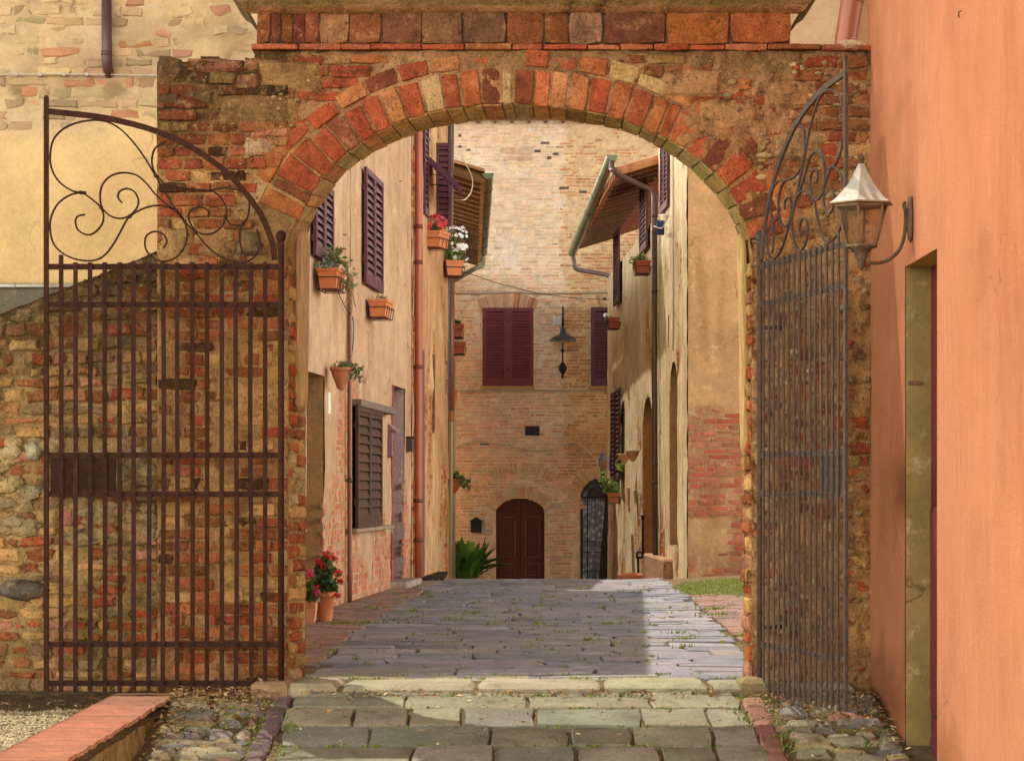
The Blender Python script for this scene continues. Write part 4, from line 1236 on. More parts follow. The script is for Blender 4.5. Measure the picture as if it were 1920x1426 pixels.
# cable loops
m = MB()
m.tube(spline([FA.at(*FA.hit(627, 548), .04), FA.at(*FA.hit(638, 575), .05), FA.at(*FA.hit(650, 600), .07), FA.at(*FA.hit(648, 660), .07), FA.at(*FA.hit(637, 680), .06), FA.at(*FA.hit(622, 690), .05), FA.at(*FA.hit(619, 680), .05)], 5), .006, 6, (.03,.025,.02))
tag(m.build('hanging_cable', M['cable'], None, True), 'black cable looping down the plaster between two flower boxes', 'cable')
# letterboxes on house A
u, v0_ = FA.hit(727, 856); u1_, v1_ = FA.hit(727, 806)
lb = thing('letterbox', 'narrow mauve metal letterbox beside the grey doorway', 'letterbox', FA.at(u, v0_, .05))
m = MB(); m.bbox((u-.1, v0_, .0), (u+.22, v1_, .07), .006, (.21,.085,.10), FA); m.build('box', M['pipe'], lb)
m = MB(); m.add([FA.at(u-.12, v1_, .0), FA.at(u+.24, v1_, .0), FA.at(u+.24, v1_-.02, .13), FA.at(u-.12, v1_-.02, .13), FA.at(u-.12, v1_+.09, .0), FA.at(u+.24, v1_+.09, .0)], [(0,3,2,1),(4,5,2,3),(0,4,3),(1,2,5),(0,1,5,4)], (.24,.10,.11)); m.build('lid', M['pipe'], lb)
for k in range(3): m = MB(); m.box((u-.02, v0_+.08+.05*k, .0705), (u+.08, v0_+.10+.05*k, .0725), (.03,.015,.02), FA); m.build('vent_slot', M['dark'], lb)
u, v0_ = FA.hit(760, 846); _, v1_ = FA.hit(760, 820)
lb = thing('meter_box', 'small dark brown metal box on the wall touching the red drainpipe', 'box', FA.at(u, v0_, .05))
m = MB(); m.bbox((u-.04, v0_, .0), (u+.18, v1_, .10), .006, (.07,.032,.024), FA); m.build('box', M['pipe'], lb)
m = MB(); m.bbox((u-.06, v1_-.005, .0), (u+.20, v1_+.015, .13), .004, (.05,.025,.02), FA); m.build('lid', M['pipe'], lb)

# ================================================================ HOUSE B (left, brick, between the two drainpipes)
hb = thing('brick_house', 'middle left house of flaking plaster and brick between red and dark drainpipes', 'house', (-2.5, 34.3, 0))
B0 = FA.at(LA, 0, 0)+Vector((.02, .01, 0)); B1 = Vector((FAx(36.6)+.01, 36.6, 0))
FB = Frame(B0, B1-B0); FB.N = FB.U.cross(Vector((0, 0, 1)))
LB = (B1-B0).length
m = MB()
def b_br(u, v): return max(0, min(1, smooth(fb(u*1.3, v*.8, 23, .9)*1.6+.25+(.25 if v < 3.5 else -.15))))
plastered(FB, steps(0, LB, .06), steps(-.3, 6.9, .05), m, (.66,.41,.22), (.52,.28,.14), b_br, 34, bcol=lambda u, v: jit(pick((RED, 3), (ORA, 3), (TAN, 3), (BRN, 1)), .15, .06), mort=(.47,.28,.13))
q0, q1 = FB.at(LB, 0), FB.at(LB, 0)
body(m, [(q0.x, q0.y, 0), (-9, 36.6, 0), (-9, 32.02, 0)], -1, 6.9, (.55,.35,.18))
m.build('wall', M['plaster'], hb, True)
m = MB(); e0, e1 = FB.at(0.02, 6.9, .35), FB.at(LB, 6.9, .35)
m.quad((e0.x, e0.y, 6.9), (e1.x, e1.y, 6.9), (-9, 36.6, 9.2), (-9, 32.03, 9.2), (.35,.16,.08)); m.build('roof', M['tile'], hb)
m = MB(); u, _ = FB.hit(788, 900); m.bbox((u-.1, -.1, 0), (u+.14, FB.hit(788, 655)[1], .045), .006, (.21,.075,.075), FB); m.build('door_frame', M['pipe'], hb)
m = MB(); u, vt = FB.hit(812, 664); _, vb = FB.hit(812, 812); m.bbox((u-.14, vb, -.05), (u+.14, vt, .012), .004, (.17,.06,.04), FB); m.build('blocked_slit', M['mason'], hb)
# window with one leaf swung out and a flap pushed out below a stay
uu, vt = FB.hit(796, 225); _, vb = FB.hit(796, 405)
shutter_leaf(hb, FB, uu-.3, uu+.18, vb, vt+.3, w=.03, pitch=.08, col=(.09,.03,.042))
LY2 = 34.9
q = FB.hit(815, 265)
OF2 = Frame(P(815, 900, LY2), (1, -.06, 0)); OF2.N = Vector((-.06, -1, 0)).normalized()
x0, _ = OF2.hit(816, 300); x1, _ = OF2.hit(847, 300); _, v1_ = OF2.hit(816, 268); _, v0_ = OF2.hit(816, 425)
shutter_leaf(hb, OF2, x0, x1, v0_, v1_, w=0, pitch=.085, st=.05, col=(.11,.042,.05), tilt=1)
m = MB()   # tilted flap: top edge on the wall, lower edge pushed out over the street
a, b = P(794, 283, 33.7), P(866, 350, 33.7)
a2, b2 = P(794, 283, 34.5), P(866, 350, 34.5)
m_ = MB(); dn = Vector((-.35, 0, -.6)).normalized()*.10
dn = Vector((0, 0, -.11))
m.add([a, b, b2, a2, a+dn, b+dn, b2+dn, a2+dn], [(0,1,2,3),(7,6,5,4),(0,4,5,1),(3,2,6,7),(1,5,6,2),(0,3,7,4)], (.095,.032,.05))
fl = m.build('shutter_flap', M['shutter'], hb)
m = MB()
for k in range(12):
    t0 = (k+.4)/12.5; p = a.lerp(b, t0)+dn; p2 = a2.lerp(b2, t0)+dn
    m.add([p, p+Vector((.035, 0, .0)), p+Vector((.02, 0, -.045)), p2, p2+Vector((.035, 0, 0)), p2+Vector((.02, 0, -.045))], [(0,1,2),(3,5,4),(0,2,5,3),(1,4,5,2)], (.075,.03,.04))
m.build('louvres', M['shutter'], fl)
for (p_, q_) in (((795, 327), (838, 327)), ((797, 346), (838, 347))): m = MB(); m.tube([P(*p_, 34.2), P(*q_, 34.6)], .007, 6, (.03,.02,.02)); m.build('window_stay', M['iron'], hb)
m = MB(); m.tube(spline([P(866, 296, 36.2), P(880, 320, 36), P(886, 340, 35.6), P(883, 360, 35), P(874, 372, 34.4), P(868, 375, 34), P(847, 373, 34.4)], 5), .009, 6, (.6,.5,.42))
tag(m.build('loose_cable', M['cable'], None, True), 'pale cable looping from the roof edge to the tilted purple shutter flap', 'cable')

# ================================================================ HOUSE C (left, far, with low tiled eave)
C0 = Vector((-.965, 36.75, 0)); C1 = Vector((-1.215, 51.2, 0))
hc = thing('eaved_house', 'far left narrow-fronted house with low tiled eave and green copper gutter', 'house', (-3, 44, -.5))
FC = Frame(C0, C1-C0); FC.N = FC.U.cross(Vector((0, 0, 1)))
LC = (C1-C0).length
m = MB()
wgrid(m, FC, steps(0, LC, .15), steps(-1.6, 5.9, .1), lambda u, v: .008*fb(u, v, 3, 2), lambda u, v, h: mixc((.60,.42,.2), (.48,.3,.14), .5+fb(u*2, v, 4, 1)))
body(m, [(C1.x, C1.y, 0), (-9, 51.2, 0), (-9, 36.75, 0), (C0.x, C0.y, 0)], -1.6, 5.9, (.58,.38,.2))
m.build('wall', M['plaster'], hc, True)
def eave(house, F, u0, u1, w_out, z_edge, slope, col, under, pitch=.34, back=3.5, rows=3):
    """corrugated tile roof: wavy underside, scalloped edge, rafters"""
    m = MB(); m2 = MB(); n = int((u1-u0)/.0275); V = []; C = []; W = []; D = []
    ww = [w_out-k*(w_out+.05)/8 for k in range(9)]+[-back]
    for j, w in enumerate(ww):
        for i in range(n+1):
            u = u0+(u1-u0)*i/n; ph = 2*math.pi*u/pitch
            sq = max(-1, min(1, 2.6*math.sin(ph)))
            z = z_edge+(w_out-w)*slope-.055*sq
            V.append(F.at(u, z, w)); C.append(jit(mixc((under[0]*.22, under[1]*.2, under[2]*.2), (under[0]*1.5, under[1]*1.5, under[2]*1.5), .5+.5*sq), .14, .04))  # rib shading put into the colour: recesses darkened, lower faces lightened
            W.append(F.at(u, z+.06+.02*math.sin(ph), w+.0)); D.append(jit(col, .2, .06))
    k = n+1
    m.add(V, [(j*k+i, (j+1)*k+i, (j+1)*k+i+1, j*k+i+1) for j in range(len(ww)-1) for i in range(n)], C)
    m2.add(W, [(j*k+i, j*k+i+1, (j+1)*k+i+1, (j+1)*k+i) for j in range(len(ww)-1) for i in range(n)], D)
    for i in range(n): m2.quad(V[i], V[i+1], W[i+1], W[i], jit(col, .2))
    for s_ in (0, n):
        for j in range(len(ww)-1): m2.quad(V[j*k+s_], V[(j+1)*k+s_], W[(j+1)*k+s_], W[j*k+s_], jit(col, .15))
    r = m2.build('roof', M['tile'], house)
    m.build('eave_soffit', M['tile'], r, True)
    u = u0+.08
    while u < u1:
        m = MB(); a, b = F.at(u, z_edge-.06+.05*slope, w_out-.06), F.at(u, z_edge-.06+(w_out+.1)*slope, -.1)
        m.flat([a, b], .065, .075, F.U.cross((b-a).normalized()), jit((.15,.075,.03), .2)); m.build('rafter', M['wood'], r); u += .66
    return r
def gutter(house, F, u0, u1, w, z0, z1, r, col, n=14):
    m = MB(); k = max(3, int((u1-u0)/1.9)); V = []; fs = []; C = []
    for i in range(k+1):
        t = i/k
        for q in range(n+1):
            a = math.pi+math.pi*q/n
            V.append(F.at(lerp(u0, u1, t), lerp(z0, z1, t)+r*math.sin(a)*1.0, w+r*math.cos(a))); C.append(jit(col, .14, .05))
    for i in range(k):
        for q in range(n): fs.append((i*(n+1)+q, i*(n+1)+q+1, (i+1)*(n+1)+q+1, (i+1)*(n+1)+q))
    m.add(V, fs, C)
    o = m.build('gutter', M['pipe'], house, True)
    for t, uu in ((0, u0), (1, u1)):
        z = lerp(z0, z1, t); m = MB()
        m.add([F.at(uu, z, w)]+[F.at(uu, z+(r+.004)*math.sin(math.pi+math.pi*q/n), w+(r+.004)*math.cos(math.pi+math.pi*q/n)) for q in range(n+1)], [(0, q+1, q+2) for q in range(n)], (col[0]*.7, col[1]*.7, col[2]*.7)); m.build('gutter_end', M['pipe'], o)
    for i in range(1, k):
        t = i/k; m = MB(); m.tube([F.at(lerp(u0, u1, t), lerp(z0, z1, t)+(r+.003)*math.sin(math.pi+math.pi*q/n), w+(r+.003)*math.cos(math.pi+math.pi*q/n)) for q in range(n+1)], .0055, 5, (col[0]*.5, col[1]*.5, col[2]*.5)); m.build('gutter_clip', M['pipe'], o, True)
    return o
GRN = (.12,.15,.075)
uC0 = .35; p = P(915, 330, 37.2); wC = (p-FC.at(0, 0)).dot(FC.N)
zC0 = p.z; zC1 = P(905, 480, 50.6).z
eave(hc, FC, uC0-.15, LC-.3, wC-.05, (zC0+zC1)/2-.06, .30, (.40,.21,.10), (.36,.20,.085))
gutter(hc, FC, uC0-.1, LC-.4, wC, zC0+.02, zC1+.10, .085, GRN)
m = MB()
g = FC.at(LC-.5, zC1, wC)
m.tube(spline([g, g+Vector((0, 0, -.10)), g+Vector((-.03, 0, -.2)), P(893, 502, 50.6), P(862, 520, 50.7), P(850, 526, 50.8)], 4), .05, 10, (.24,.22,.13)); m.build('drainpipe', M['pipe'], hc, True)
pd = FC
m = MB()
X = (839-960)*36.6/FPX
def zc_(py, Y=36.6): return CZ-(py-HZ)*Y/FPX
def dp(px, py): return P(px, py, 36.62)
m.tube([dp(846, 140), dp(845, 240), dp(841, 480), dp(838, 650), dp(834, 850), dp(833, 902)], .058, 14, (.075,.060,.052))
m.tube([dp(833, 898), dp(833, 906)], .085, 14, (.13,.065,.04)); m.tube([dp(833, 905), dp(830, 1000), dp(828, 1095)], .072, 14, (.15,.072,.045)); m.build('drainpipe', M['pipe'], hb, True)
m = MB(); m.tube([P(850, 560, 40), P(847, 800, 40), P(845, 1110, 40)], .028, 10, (.55,.44,.28)); m.build('conduit', M['pipe'], hc, True); m = MB(); m.tube([P(854, 600, 44), P(852, 840, 44), P(851, 1110, 44)], .024, 10, (.60,.5,.36)); m.build('conduit', M['pipe'], hc, True)
m = MB(); m.tube([P(847, 480, 37.5), P(846.5, 640, 37.5), P(846, 770, 37.5)], .045, 10, (.22,.08,.06)); m.build('rust_pipe', M['pipe'], hc, True)
m = MB(); m.box((P(784, 1090, 33.2).x, 32.6, -.01), (P(830, 1090, 34.6).x+.06, 35.2, .03), (.035,.032,.034))
tag(m.build('door_mat', M['mason']), 'dark grey door mat on the ground between the two left drainpipes', 'door mat')

# ================================================================ FAR HOUSE closing the street
hf = thing('end_house', 'tall pale brick house closing the end of the street', 'house', (.4, 53, -1.3))
YF = 52.0
FF = Frame((0, YF, 0), (1, 0, 0), (0, -1, 0))
H_ = lambda px, py: FF.hit(px, py)
ZG = H_(990, 228)[1]
def f_px(u, v): return 960+u*FPX/YF, HZ-(v-CZ)*FPX/YF
wr = lambda x0, x1, y0, y1: (H_(x0, y0)[0], H_(x1, y0)[0], H_(x0, y1)[1], H_(x0, y0)[1])
win1 = wr(905, 1000, 577, 723); win2 = wr(1108, 1203, 576, 723); dr1 = wr(930, 1021, 934, 1140); dr2 = wr(1088, 1166, 896, 1140)
def arch_in(u, v, r, rise):
    u0, u1, v0, v1 = r
    if not (u0 < u < u1) or v > v1: return False
    c = (u0+u1)/2; a = (u1-u0)/2; sp = v1-rise
    return v < sp or ((u-c)/a)**2+((v-sp)/rise)**2 < 1
RS1 = .30; RS2 = (dr2[1]-dr2[0])/2*.98
inF = lambda u, v: arch_in(u, v, dr1, RS1) or arch_in(u, v, dr2, RS2)
def f_east(u, v):
    px, py = f_px(u, v); return smooth((px+14*fb(u, v, 7, 1.5)-(1052 if py < 760 else 1052 if py < 900 else 1075))/10.)
def f_pl(u, v):
    """plaster film over the brick 0..1"""
    px, py = f_px(u, v); e = f_east(u, v)
    k = .5+.9*fb(u, v, 12, .8)
    if py < 520 : k += -.05
    elif py < 740: k += -.15
    else: k -= .45
    if e > .5: k += (.9 if py < 330 else .25 if py < 600 else -.2) if py < 700 else (-.2 if py > 800 else .3)
    if e > .5 and 950 < py < 1050 : k += .6
    return k
def f_h(u, v): return -.004+.010*max(0, min(1.3, f_pl(u, v)))+.005*fb(u, v, 2, 5)+.003*fb(u, v, 3, 15, 2)
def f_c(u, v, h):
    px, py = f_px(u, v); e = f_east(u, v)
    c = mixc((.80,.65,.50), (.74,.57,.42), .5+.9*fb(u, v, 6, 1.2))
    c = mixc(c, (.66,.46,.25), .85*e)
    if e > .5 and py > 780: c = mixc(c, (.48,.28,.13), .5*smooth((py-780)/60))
    k = lerp(.62, 1, smooth((py-330)/330)); c = tuple(q*k for q in c)  # upper wall colour darkened to offset the stronger light up there
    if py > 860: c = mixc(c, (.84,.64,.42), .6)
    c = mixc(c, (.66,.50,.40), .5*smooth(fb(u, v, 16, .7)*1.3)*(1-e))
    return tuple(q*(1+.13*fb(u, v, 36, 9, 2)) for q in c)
def f_b(u, v):
    px, py = f_px(u, v); e = f_east(u, v)
    c = pick(((.70,.38,.24), 4), ((.66,.27,.15), 2), ((.68,.45,.25), 3), ((.58,.38,.22), 1.5), ((.70,.32,.12), 1))
    if py < 760 and e < .5: c = mixc(c, (.76,.57,.37), .30+.42*smooth((620-py)/300))
    elif e < .5: c = mixc(c, (.84,.66,.48), .25)
    if e > .5: c = mixc(c, pick(((.50,.22,.09), 2), ((.42,.21,.09), 1), ((.52,.30,.14), 1)), .7)
    if random.random() < .002: c = (.16,.12,.09)
    k = lerp(.66, 1, smooth((py-330)/330)); c = tuple(q*k for q in c)  # bricks get the same light-evening darkening towards the top
    return jit(c, .15, .05)
m = MB()
us = steps(-2.2, 4.0, .035, (dr1[0], dr1[1], dr2[0], dr2[1])); vs = steps(-1.6, ZG+.1, .035)
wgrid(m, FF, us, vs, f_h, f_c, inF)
def ringc(px, py):   # leave room for the soldier arches
    for (x0, x1, y0, y1) in ((895, 1010, 548, 577), (1100, 1170, 548, 577)):
        if x0 < px < x1 and y0 < py < y1: return True
    return False
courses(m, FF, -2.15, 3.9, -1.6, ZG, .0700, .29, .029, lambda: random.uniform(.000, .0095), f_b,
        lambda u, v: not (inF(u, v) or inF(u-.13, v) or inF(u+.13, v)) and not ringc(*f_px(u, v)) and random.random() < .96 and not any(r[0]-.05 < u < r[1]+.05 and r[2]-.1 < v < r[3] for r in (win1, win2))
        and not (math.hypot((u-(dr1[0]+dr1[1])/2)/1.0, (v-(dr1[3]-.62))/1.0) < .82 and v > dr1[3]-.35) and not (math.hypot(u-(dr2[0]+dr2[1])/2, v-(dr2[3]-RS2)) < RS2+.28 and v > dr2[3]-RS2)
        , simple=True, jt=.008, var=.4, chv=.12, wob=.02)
def radial(cu, cv, r0, r1, a0, a1, n, cols, prot=.004, ex=1., F=FF):
    for i in range(n):
        A, B = a0+(a1-a0)*(i+.1)/n, a0+(a1-a0)*(i+.9)/n
        q = [(cu+r*math.cos(a)*ex, cv+r*math.sin(a)) for (r, a) in ((r0, A), (r0, B), (r1, B), (r1, A))]
        c = jit(pick(*cols), .14, .05); pr = prot+random.uniform(-.003, .004)
        m.add([F.at(x, y, -.02) for x, y in q]+[F.at(x, y, pr) for x, y in q], [(4,5,6,7),(0,1,5,4),(1,2,6,5),(2,3,7,6),(3,0,4,7)], [c]*8)
acol = [((.54,.33,.19), 3), ((.48,.25,.13), 3), ((.58,.40,.25), 2), ((.44,.17,.08), 1)]
for w_ in (win1, win2):
    cu = (w_[0]+w_[1])/2
    radial(cu, w_[3]-1.35, 1.36, 1.66, R(66), R(114), 17, acol, .010)
    radial(cu, w_[3]-.75, 1.16, 1.22, R(25), R(155), 22, [((.55,.42,.3), 1)], .006)
cu = (dr1[0]+dr1[1])/2
radial(cu, dr1[3]-.62, .64, .88, R(32), R(148), 23, [((.70,.47,.27), 3), ((.64,.34,.17), 2), ((.60,.46,.30), 2)], .007)
radial(cu+.02, dr1[3]-.70, 1.22, 1.46, R(20), R(160), 40, [((.72,.50,.30), 3), ((.66,.40,.22), 2)], .004)
radial((dr2[0]+dr2[1])/2, dr2[3]-RS2, RS2+.01, RS2+.27, R(4), R(176), 30, [((.62,.38,.2), 3), ((.54,.28,.14), 2), ((.66,.45,.26), 2)], .008)
cu, cv = H_(968, 285); radial(cu, cv-.02, .33, .56, R(20), R(160), 15, [((.52,.38,.26), 1), ((.48,.33,.21), 1)], .003)
for (px, py, s) in ((952, 283, 1), (985, 283, 1), (957, 297, .7), (984, 297, .7)):
    u, v = H_(px, py); brick(m, FF, u-.15, u+.15, v-.07*s, v+.07*s, .012, jit((.40,.27,.18), .1), .02, .006, .03)
body(m, [(4.0, YF, 0), (4.0, 56, 0), (-2.2, 56, 0), (-2.2, YF, 0)], -2, ZG+.1, (.5,.35,.2))
for (px, py, w_) in ((862, 275, 6), (878, 282, 8), (862, 254, 5), (1008, 283, 12), (1022, 268, 16), (1042, 289, 10), (1093, 360, 13), (1058, 352, 18), (1030, 296, 8)):
    u, v = H_(px, py); k = w_*YF/FPX/2; sbrick(m, FF, u-k, u+k, v-.028, v+.03, .0125, jit((.09,.075,.06), .2), .012)
m.build('wall', M['far'], hf, True)
m = MB()
m.quad((-4, YF-.55, ZG+.22), (5, YF-.55, ZG+.22), (5, YF+4, ZG+1.6), (-4, YF+4, ZG+1.6), (.35,.17,.09)); m.quad((-4, YF-.55, ZG+.12), (-4, YF+4, ZG+1.5), (4, YF+4, ZG+1.5), (4, YF-.55, ZG+.12), (.2,.1,.05))
m.build('roof', M['tile'], hf)
m = MB(); GU = Frame((0, YF, 0), (1, 0, 0), (0, -1, 0))
go = gutter(hf, GU, -3.0, 4.2, .22, ZG+.13, ZG+.13, .085, (.05,.10,.085))
for k in range(-8, 10):
    u = k*.36; m = MB(); m.bbox((u-.035, ZG-.03, .0), (u+.035, ZG+.045, .20), .006, (.14,.06,.045), FF); m.build('eave_bracket', M['wood'], hf)
# windows
MAR = (.19,.05,.06)
for r, col in ((win1, MAR), (win2, (.12,.05,.075))):
    c = (r[0]+r[1])/2
    for a, b in ((r[0], c-.004), (c+.004, r[1])): shutter_leaf(hf, FF, a, b, r[2], r[3], w=.045, col=col, pitch=.062, st=.085)
    m = MB(); m.bbox((r[0]-.06, r[2]-.075, 0), (r[1]+.03, r[2]-.006, .07), .01, (.46,.27,.14), FF); m.build('sill', M['far'], hf)
# double door
m = MB(); c = (dr1[0]+dr1[1])/2; DP = -.16
n = 24; pr = [(dr1[0], -1.6)]+[(c+(dr1[1]-dr1[0])/2*math.cos(math.pi-math.pi*i/n), dr1[3]-RS1+RS1*math.sin(math.pi*i/n)) for i in range(n+1)]+[(dr1[1], -1.6)]
for (a, b) in zip(pr, pr[1:]): m.quad(FF.at(*a, .004), FF.at(*b, .004), FF.at(*b, DP-.02), FF.at(*a, DP-.02), (.36,.2,.1))
m.build('door_reveal', M['far'], hf)
def wood(): return jit((.13,.045,.034), .08)
for sgn in (-1, 1):
    m = MB(); a = c+sgn*.006; b = dr1[0] if sgn < 0 else dr1[1]
    lo, hi = min(a, b), max(a, b)
    poly = [(lo, -1.6), (hi, -1.6)]
    top = [(u, v) for u, v in pr[1:-1] if lo-1e-6 <= u <= hi+1e-6]
    top.sort(key=lambda q: -q[0])
    if sgn < 0: top = [(hi, dr1[3])]+top
    else: top = top+[(lo, dr1[3])]
    poly += top
    V = [FF.at(u, v, DP) for u, v in poly]+[FF.at(u, v, DP+.03) for u, v in poly]; k = len(poly)
    m.add(V, [tuple(range(k, 2*k))]+[(i, (i+1) % k, k+(i+1) % k, k+i) for i in range(k)], wood())
    leaf = m.build('door_leaf', M['shutter'], hf)
    w0, w1 = lo+.09+(0 if sgn > 0 else .0), hi-.09
    for (y0, y1) in ((1046, 968), (1080, 1055)):
        v0_, v1_ = H_(975, y0)[1], H_(975, y1)[1]; m = MB()
        for (x0, x1, z0, z1) in ((w0, w1, v0_, v0_+.035), (w0, w1, v1_-.035, v1_), (w0, w0+.035, v0_+.036, v1_-.036), (w1-.035, w1, v0_+.036, v1_-.036)): m.bbox((x0, z0, DP+.031), (x1, z1, DP+.055), .008, (.20,.09,.075), FF)
        m.bbox((w0+.05, v0_+.05, DP+.029), (w1-.05, v1_-.05, DP+.047), .014, wood(), FF); m.build('panel', M['shutter'], leaf)
    m = MB(); v0_ = H_(975, 958)[1]; m.bbox((lo+.01, v0_-.02, DP+.031), (hi-.01, v0_+.02, DP+.045), .004, wood(), FF)
    m.build('cross_rail', M['shutter'], leaf)
    if sgn > 0:
        m = MB(); v = H_(980, 1010)[1]; m.tube([FF.at(lo+.05, v, DP+.03), FF.at(lo+.05, v, DP+.09), FF.at(lo+.06, v-.1, DP+.09)], .011, 6, (.2,.15,.08)); m.build('handle', M['dark'], leaf)
# arched glazed door with grille and curtain
c = (dr2[0]+dr2[1])/2; RA = (dr2[1]-dr2[0])/2; sp = dr2[3]-RS2
def apr(r, k=28): return [(c-r, -1.6)]+[(c-r*math.cos(math.pi*i/k), sp+(RS2-(RA-r))*math.sin(math.pi*i/k)) for i in range(k+1)]+[(c+r, -1.6)]
m = MB(); pr = apr(RA)
for (a, b) in zip(pr, pr[1:]): m.quad(FF.at(*a, .006), FF.at(*b, .006), FF.at(*b, -.35), FF.at(*a, -.35), (.30,.17,.09))
m.quad(FF.at(dr2[0], -1.6, -.5), FF.at(dr2[1], -1.6, -.5), FF.at(dr2[1], dr2[3], -.5), FF.at(dr2[0], dr2[3], -.5), (.015,.01,.012))
m.build('door_recess', M['far'], hf)
m = MB()
for pr_, w_, s_ in ((apr(RA-.025), -.06, .06), (apr(RA*.62), -.10, .03)):
    if s_ > .05: m.flat([FF.at(*q, w_) for q in pr_], s_, .04, (0, -1, 0), (.02,.018,.02))
    else: m.flat([FF.at(*q, w_) for q in pr_[1:-1]], s_, .03, (0, -1, 0), (.04,.035,.035))
v = H_(1100, 932)[1]; m.bbox((dr2[0]+.03, v-.02, -.12), (dr2[1]-.03, v+.02, -.08), .004, (.03,.028,.03), FF)
m.build('door_frame', M['dark'], hf)
m = MB(); q = apr(RA-.05); k = len(q); m.add([FF.at(u, v, -.2) for u, v in q], [tuple(range(k))], (.02,.02,.02)); m.build('glass_pane', M['glass'], hf)
m = MB()
for px in (1102, 1116, 1127, 1135): u = H_(px, 930)[0]; m.tube([FF.at(u, -1.6, -.05), FF.at(u, H_(px, 935)[1]+.0, -.05)], .007, 6, (.02,.02,.02))
for py in (938, 1015, 1035, 1070): v = H_(1100, py)[1]; m.tube([FF.at(dr2[0]+.02, v, -.043), FF.at(dr2[1]-.02, v, -.043)], .007, 6, (.02,.02,.02))
m.build('grille', M['dark'], hf)
t = NT('lace_curtain'); vo = t.n('ShaderNodeTexVoronoi', Scale=9.); t.l(t.tc.outputs['Object'], vo.inputs['Vector'])
cc_ = t.mix(t.rng(vo.outputs['Distance'], .3, .5, 0, 1), (.62,.66,.72), (.26,.29,.36)); cc_ = t.mul(cc_, t.rng(t.noise(40, 3), .3, .7, .7, 1.2)); t.l(cc_, t.b.inputs['Base Color']); t.b.inputs['Roughness'].default_value = .9
M['lace'] = t.m
m = MB(); V = []; nu, nv = 40, 24
zt_, zb_ = H_(1100, 934)[1], -1.5
for j in range(nv+1):
    tt = j/nv; v = lerp(zt_, zb_, tt)
    pl = lerp(1102, 1103, tt); prx = lerp(1136, 1119, min(1, tt*1.15))
    ul, ur = H_(pl, 900)[0], H_(prx, 900)[0]
    for i in range(nu+1): V.append(FF.at(lerp(ul, ur, i/nu), v, -.16+.016*math.sin(i*1.25+tt)))
m.add(V, [(j*(nu+1)+i, j*(nu+1)+i+1, (j+1)*(nu+1)+i+1, (j+1)*(nu+1)+i) for j in range(nv) for i in range(nu)])
m.build('curtain', M['lace'], hf, True); m = MB()
V = []
for j in range(nv+1):
    v = lerp(zt_+.15, zb_, j/nv)
    for i in range(9): V.append(FF.at(lerp(H_(1091, 900)[0], H_(1101, 900)[0], i/8), v, -.17+.012*math.sin(i*1.7)))
m.add(V, [(j*9+i, j*9+i+1, (j+1)*9+i+1, (j+1)*9+i) for j in range(nv) for i in range(8)])
m.build('curtain', M['lace'], hf, True)

# things on the far house
u, v = H_(1055, 610)
sl = thing('street_lamp', 'black swan-neck street lamp with wide shade between the two shuttered windows', 'lamp', FF.at(u, v, .2))
bk = (.018,.020,.028)
m = MB(); pts = [FF.at(H_(1055, 672)[0], H_(1055, y)[1], w) for y, w in ((706, .05), (690, .05), (640, .06), (600, .06), (578, .06))]
m.tube(pts, .017, 8, bk)
m.lathe([(.004, 0), (.035, .05), (.02, .1), (.05, .14), (.085, .2), (.085, .27), (.05, .33), (.02, .37)], FF.at(u, H_(1055, 711)[1], .06), 12, bk)
m.tube([FF.at(u, H_(1055, 577)[1], .05), FF.at(u, H_(1055, 577)[1], .30), FF.at(u, H_(1055, 583)[1], .42), FF.at(u, H_(1055, 618)[1], .42)], .018, 8, bk)
m.lathe([(.03, 0), (.05, .03), (.03, .06)], FF.at(u, H_(1055, 660)[1], .06), 10, bk); m.build('bracket', M['dark'], sl, True)
m = MB(); m.lathe([(.27, 0), (.275, .03), (.255, .065), (.17, .115), (.09, .14), (.065, .20), (.06, .27), (.03, .30), (.002, .31)], FF.at(u, H_(1055, 642)[1], .42), 24, (.05,.055,.075), cap=False)
m.lathe([(.262, .004), (.18, .06), (.06, .10), (.002, .10)], FF.at(u, H_(1055, 642)[1], .42), 24, (.4,.35,.27), cap=False); m.build('shade', M['pipe'], sl, True)
m = MB(); m.lathe([(.002, 0), (.05, .012), (.06, .05), (.03, .09), (.002, .1)], FF.at(u, H_(1055, 643)[1], .42), 12, (.75,.7,.6)); m.build('bulb', M['cable'], sl, True)
u, v = H_(1046, 601)
jb = thing('junction_box', 'small white electrical box beside the stem of the black street lamp', 'box', FF.at(u, v, 0))
m = MB(); m.bbox((u-.10, v-.10, 0), (u+.085, v+.085, .07), .015, (.60,.56,.62), FF); m.build('box', M['cable'], jb)
m = MB(); m.bbox((u-.075, v-.07, .071), (u+.06, v+.06, .078), .004, (.52,.5,.58), FF); m.build('cover', M['cable'], jb)
u, v = H_(893, 984)
mb_ = thing('mailbox', 'black house-shaped mailbox left of the arched double door', 'mailbox', FF.at(u, v, 0))
m = MB(); k = .115; m.bbox((u-k, v-.15, 0), (u+k, v+.09, .10), .006, (.02,.02,.024), FF); m.build('box', M['dark'], mb_)
m = MB(); q = [(-.135, .075), (.135, .075), (.135, .09), (0, .18), (-.135, .09)]
m.add([FF.at(u+a, v+b, 0) for a, b in q]+[FF.at(u+a, v+b, .15) for a, b in q], [(4,3,2,1,0),(5,6,7,8,9)]+[(i, (i+1) % 5, 5+(i+1) % 5, 5+i) for i in range(5)], (.018,.018,.022)); m.build('roof', M['dark'], mb_)
m = MB(); m.bbox((u-.08, v+.045, .101), (u+.08, v+.06, .106), .002, (.05,.05,.055), FF); m.build('slot', M['dark'], mb_)
u, v = H_(998, 807)
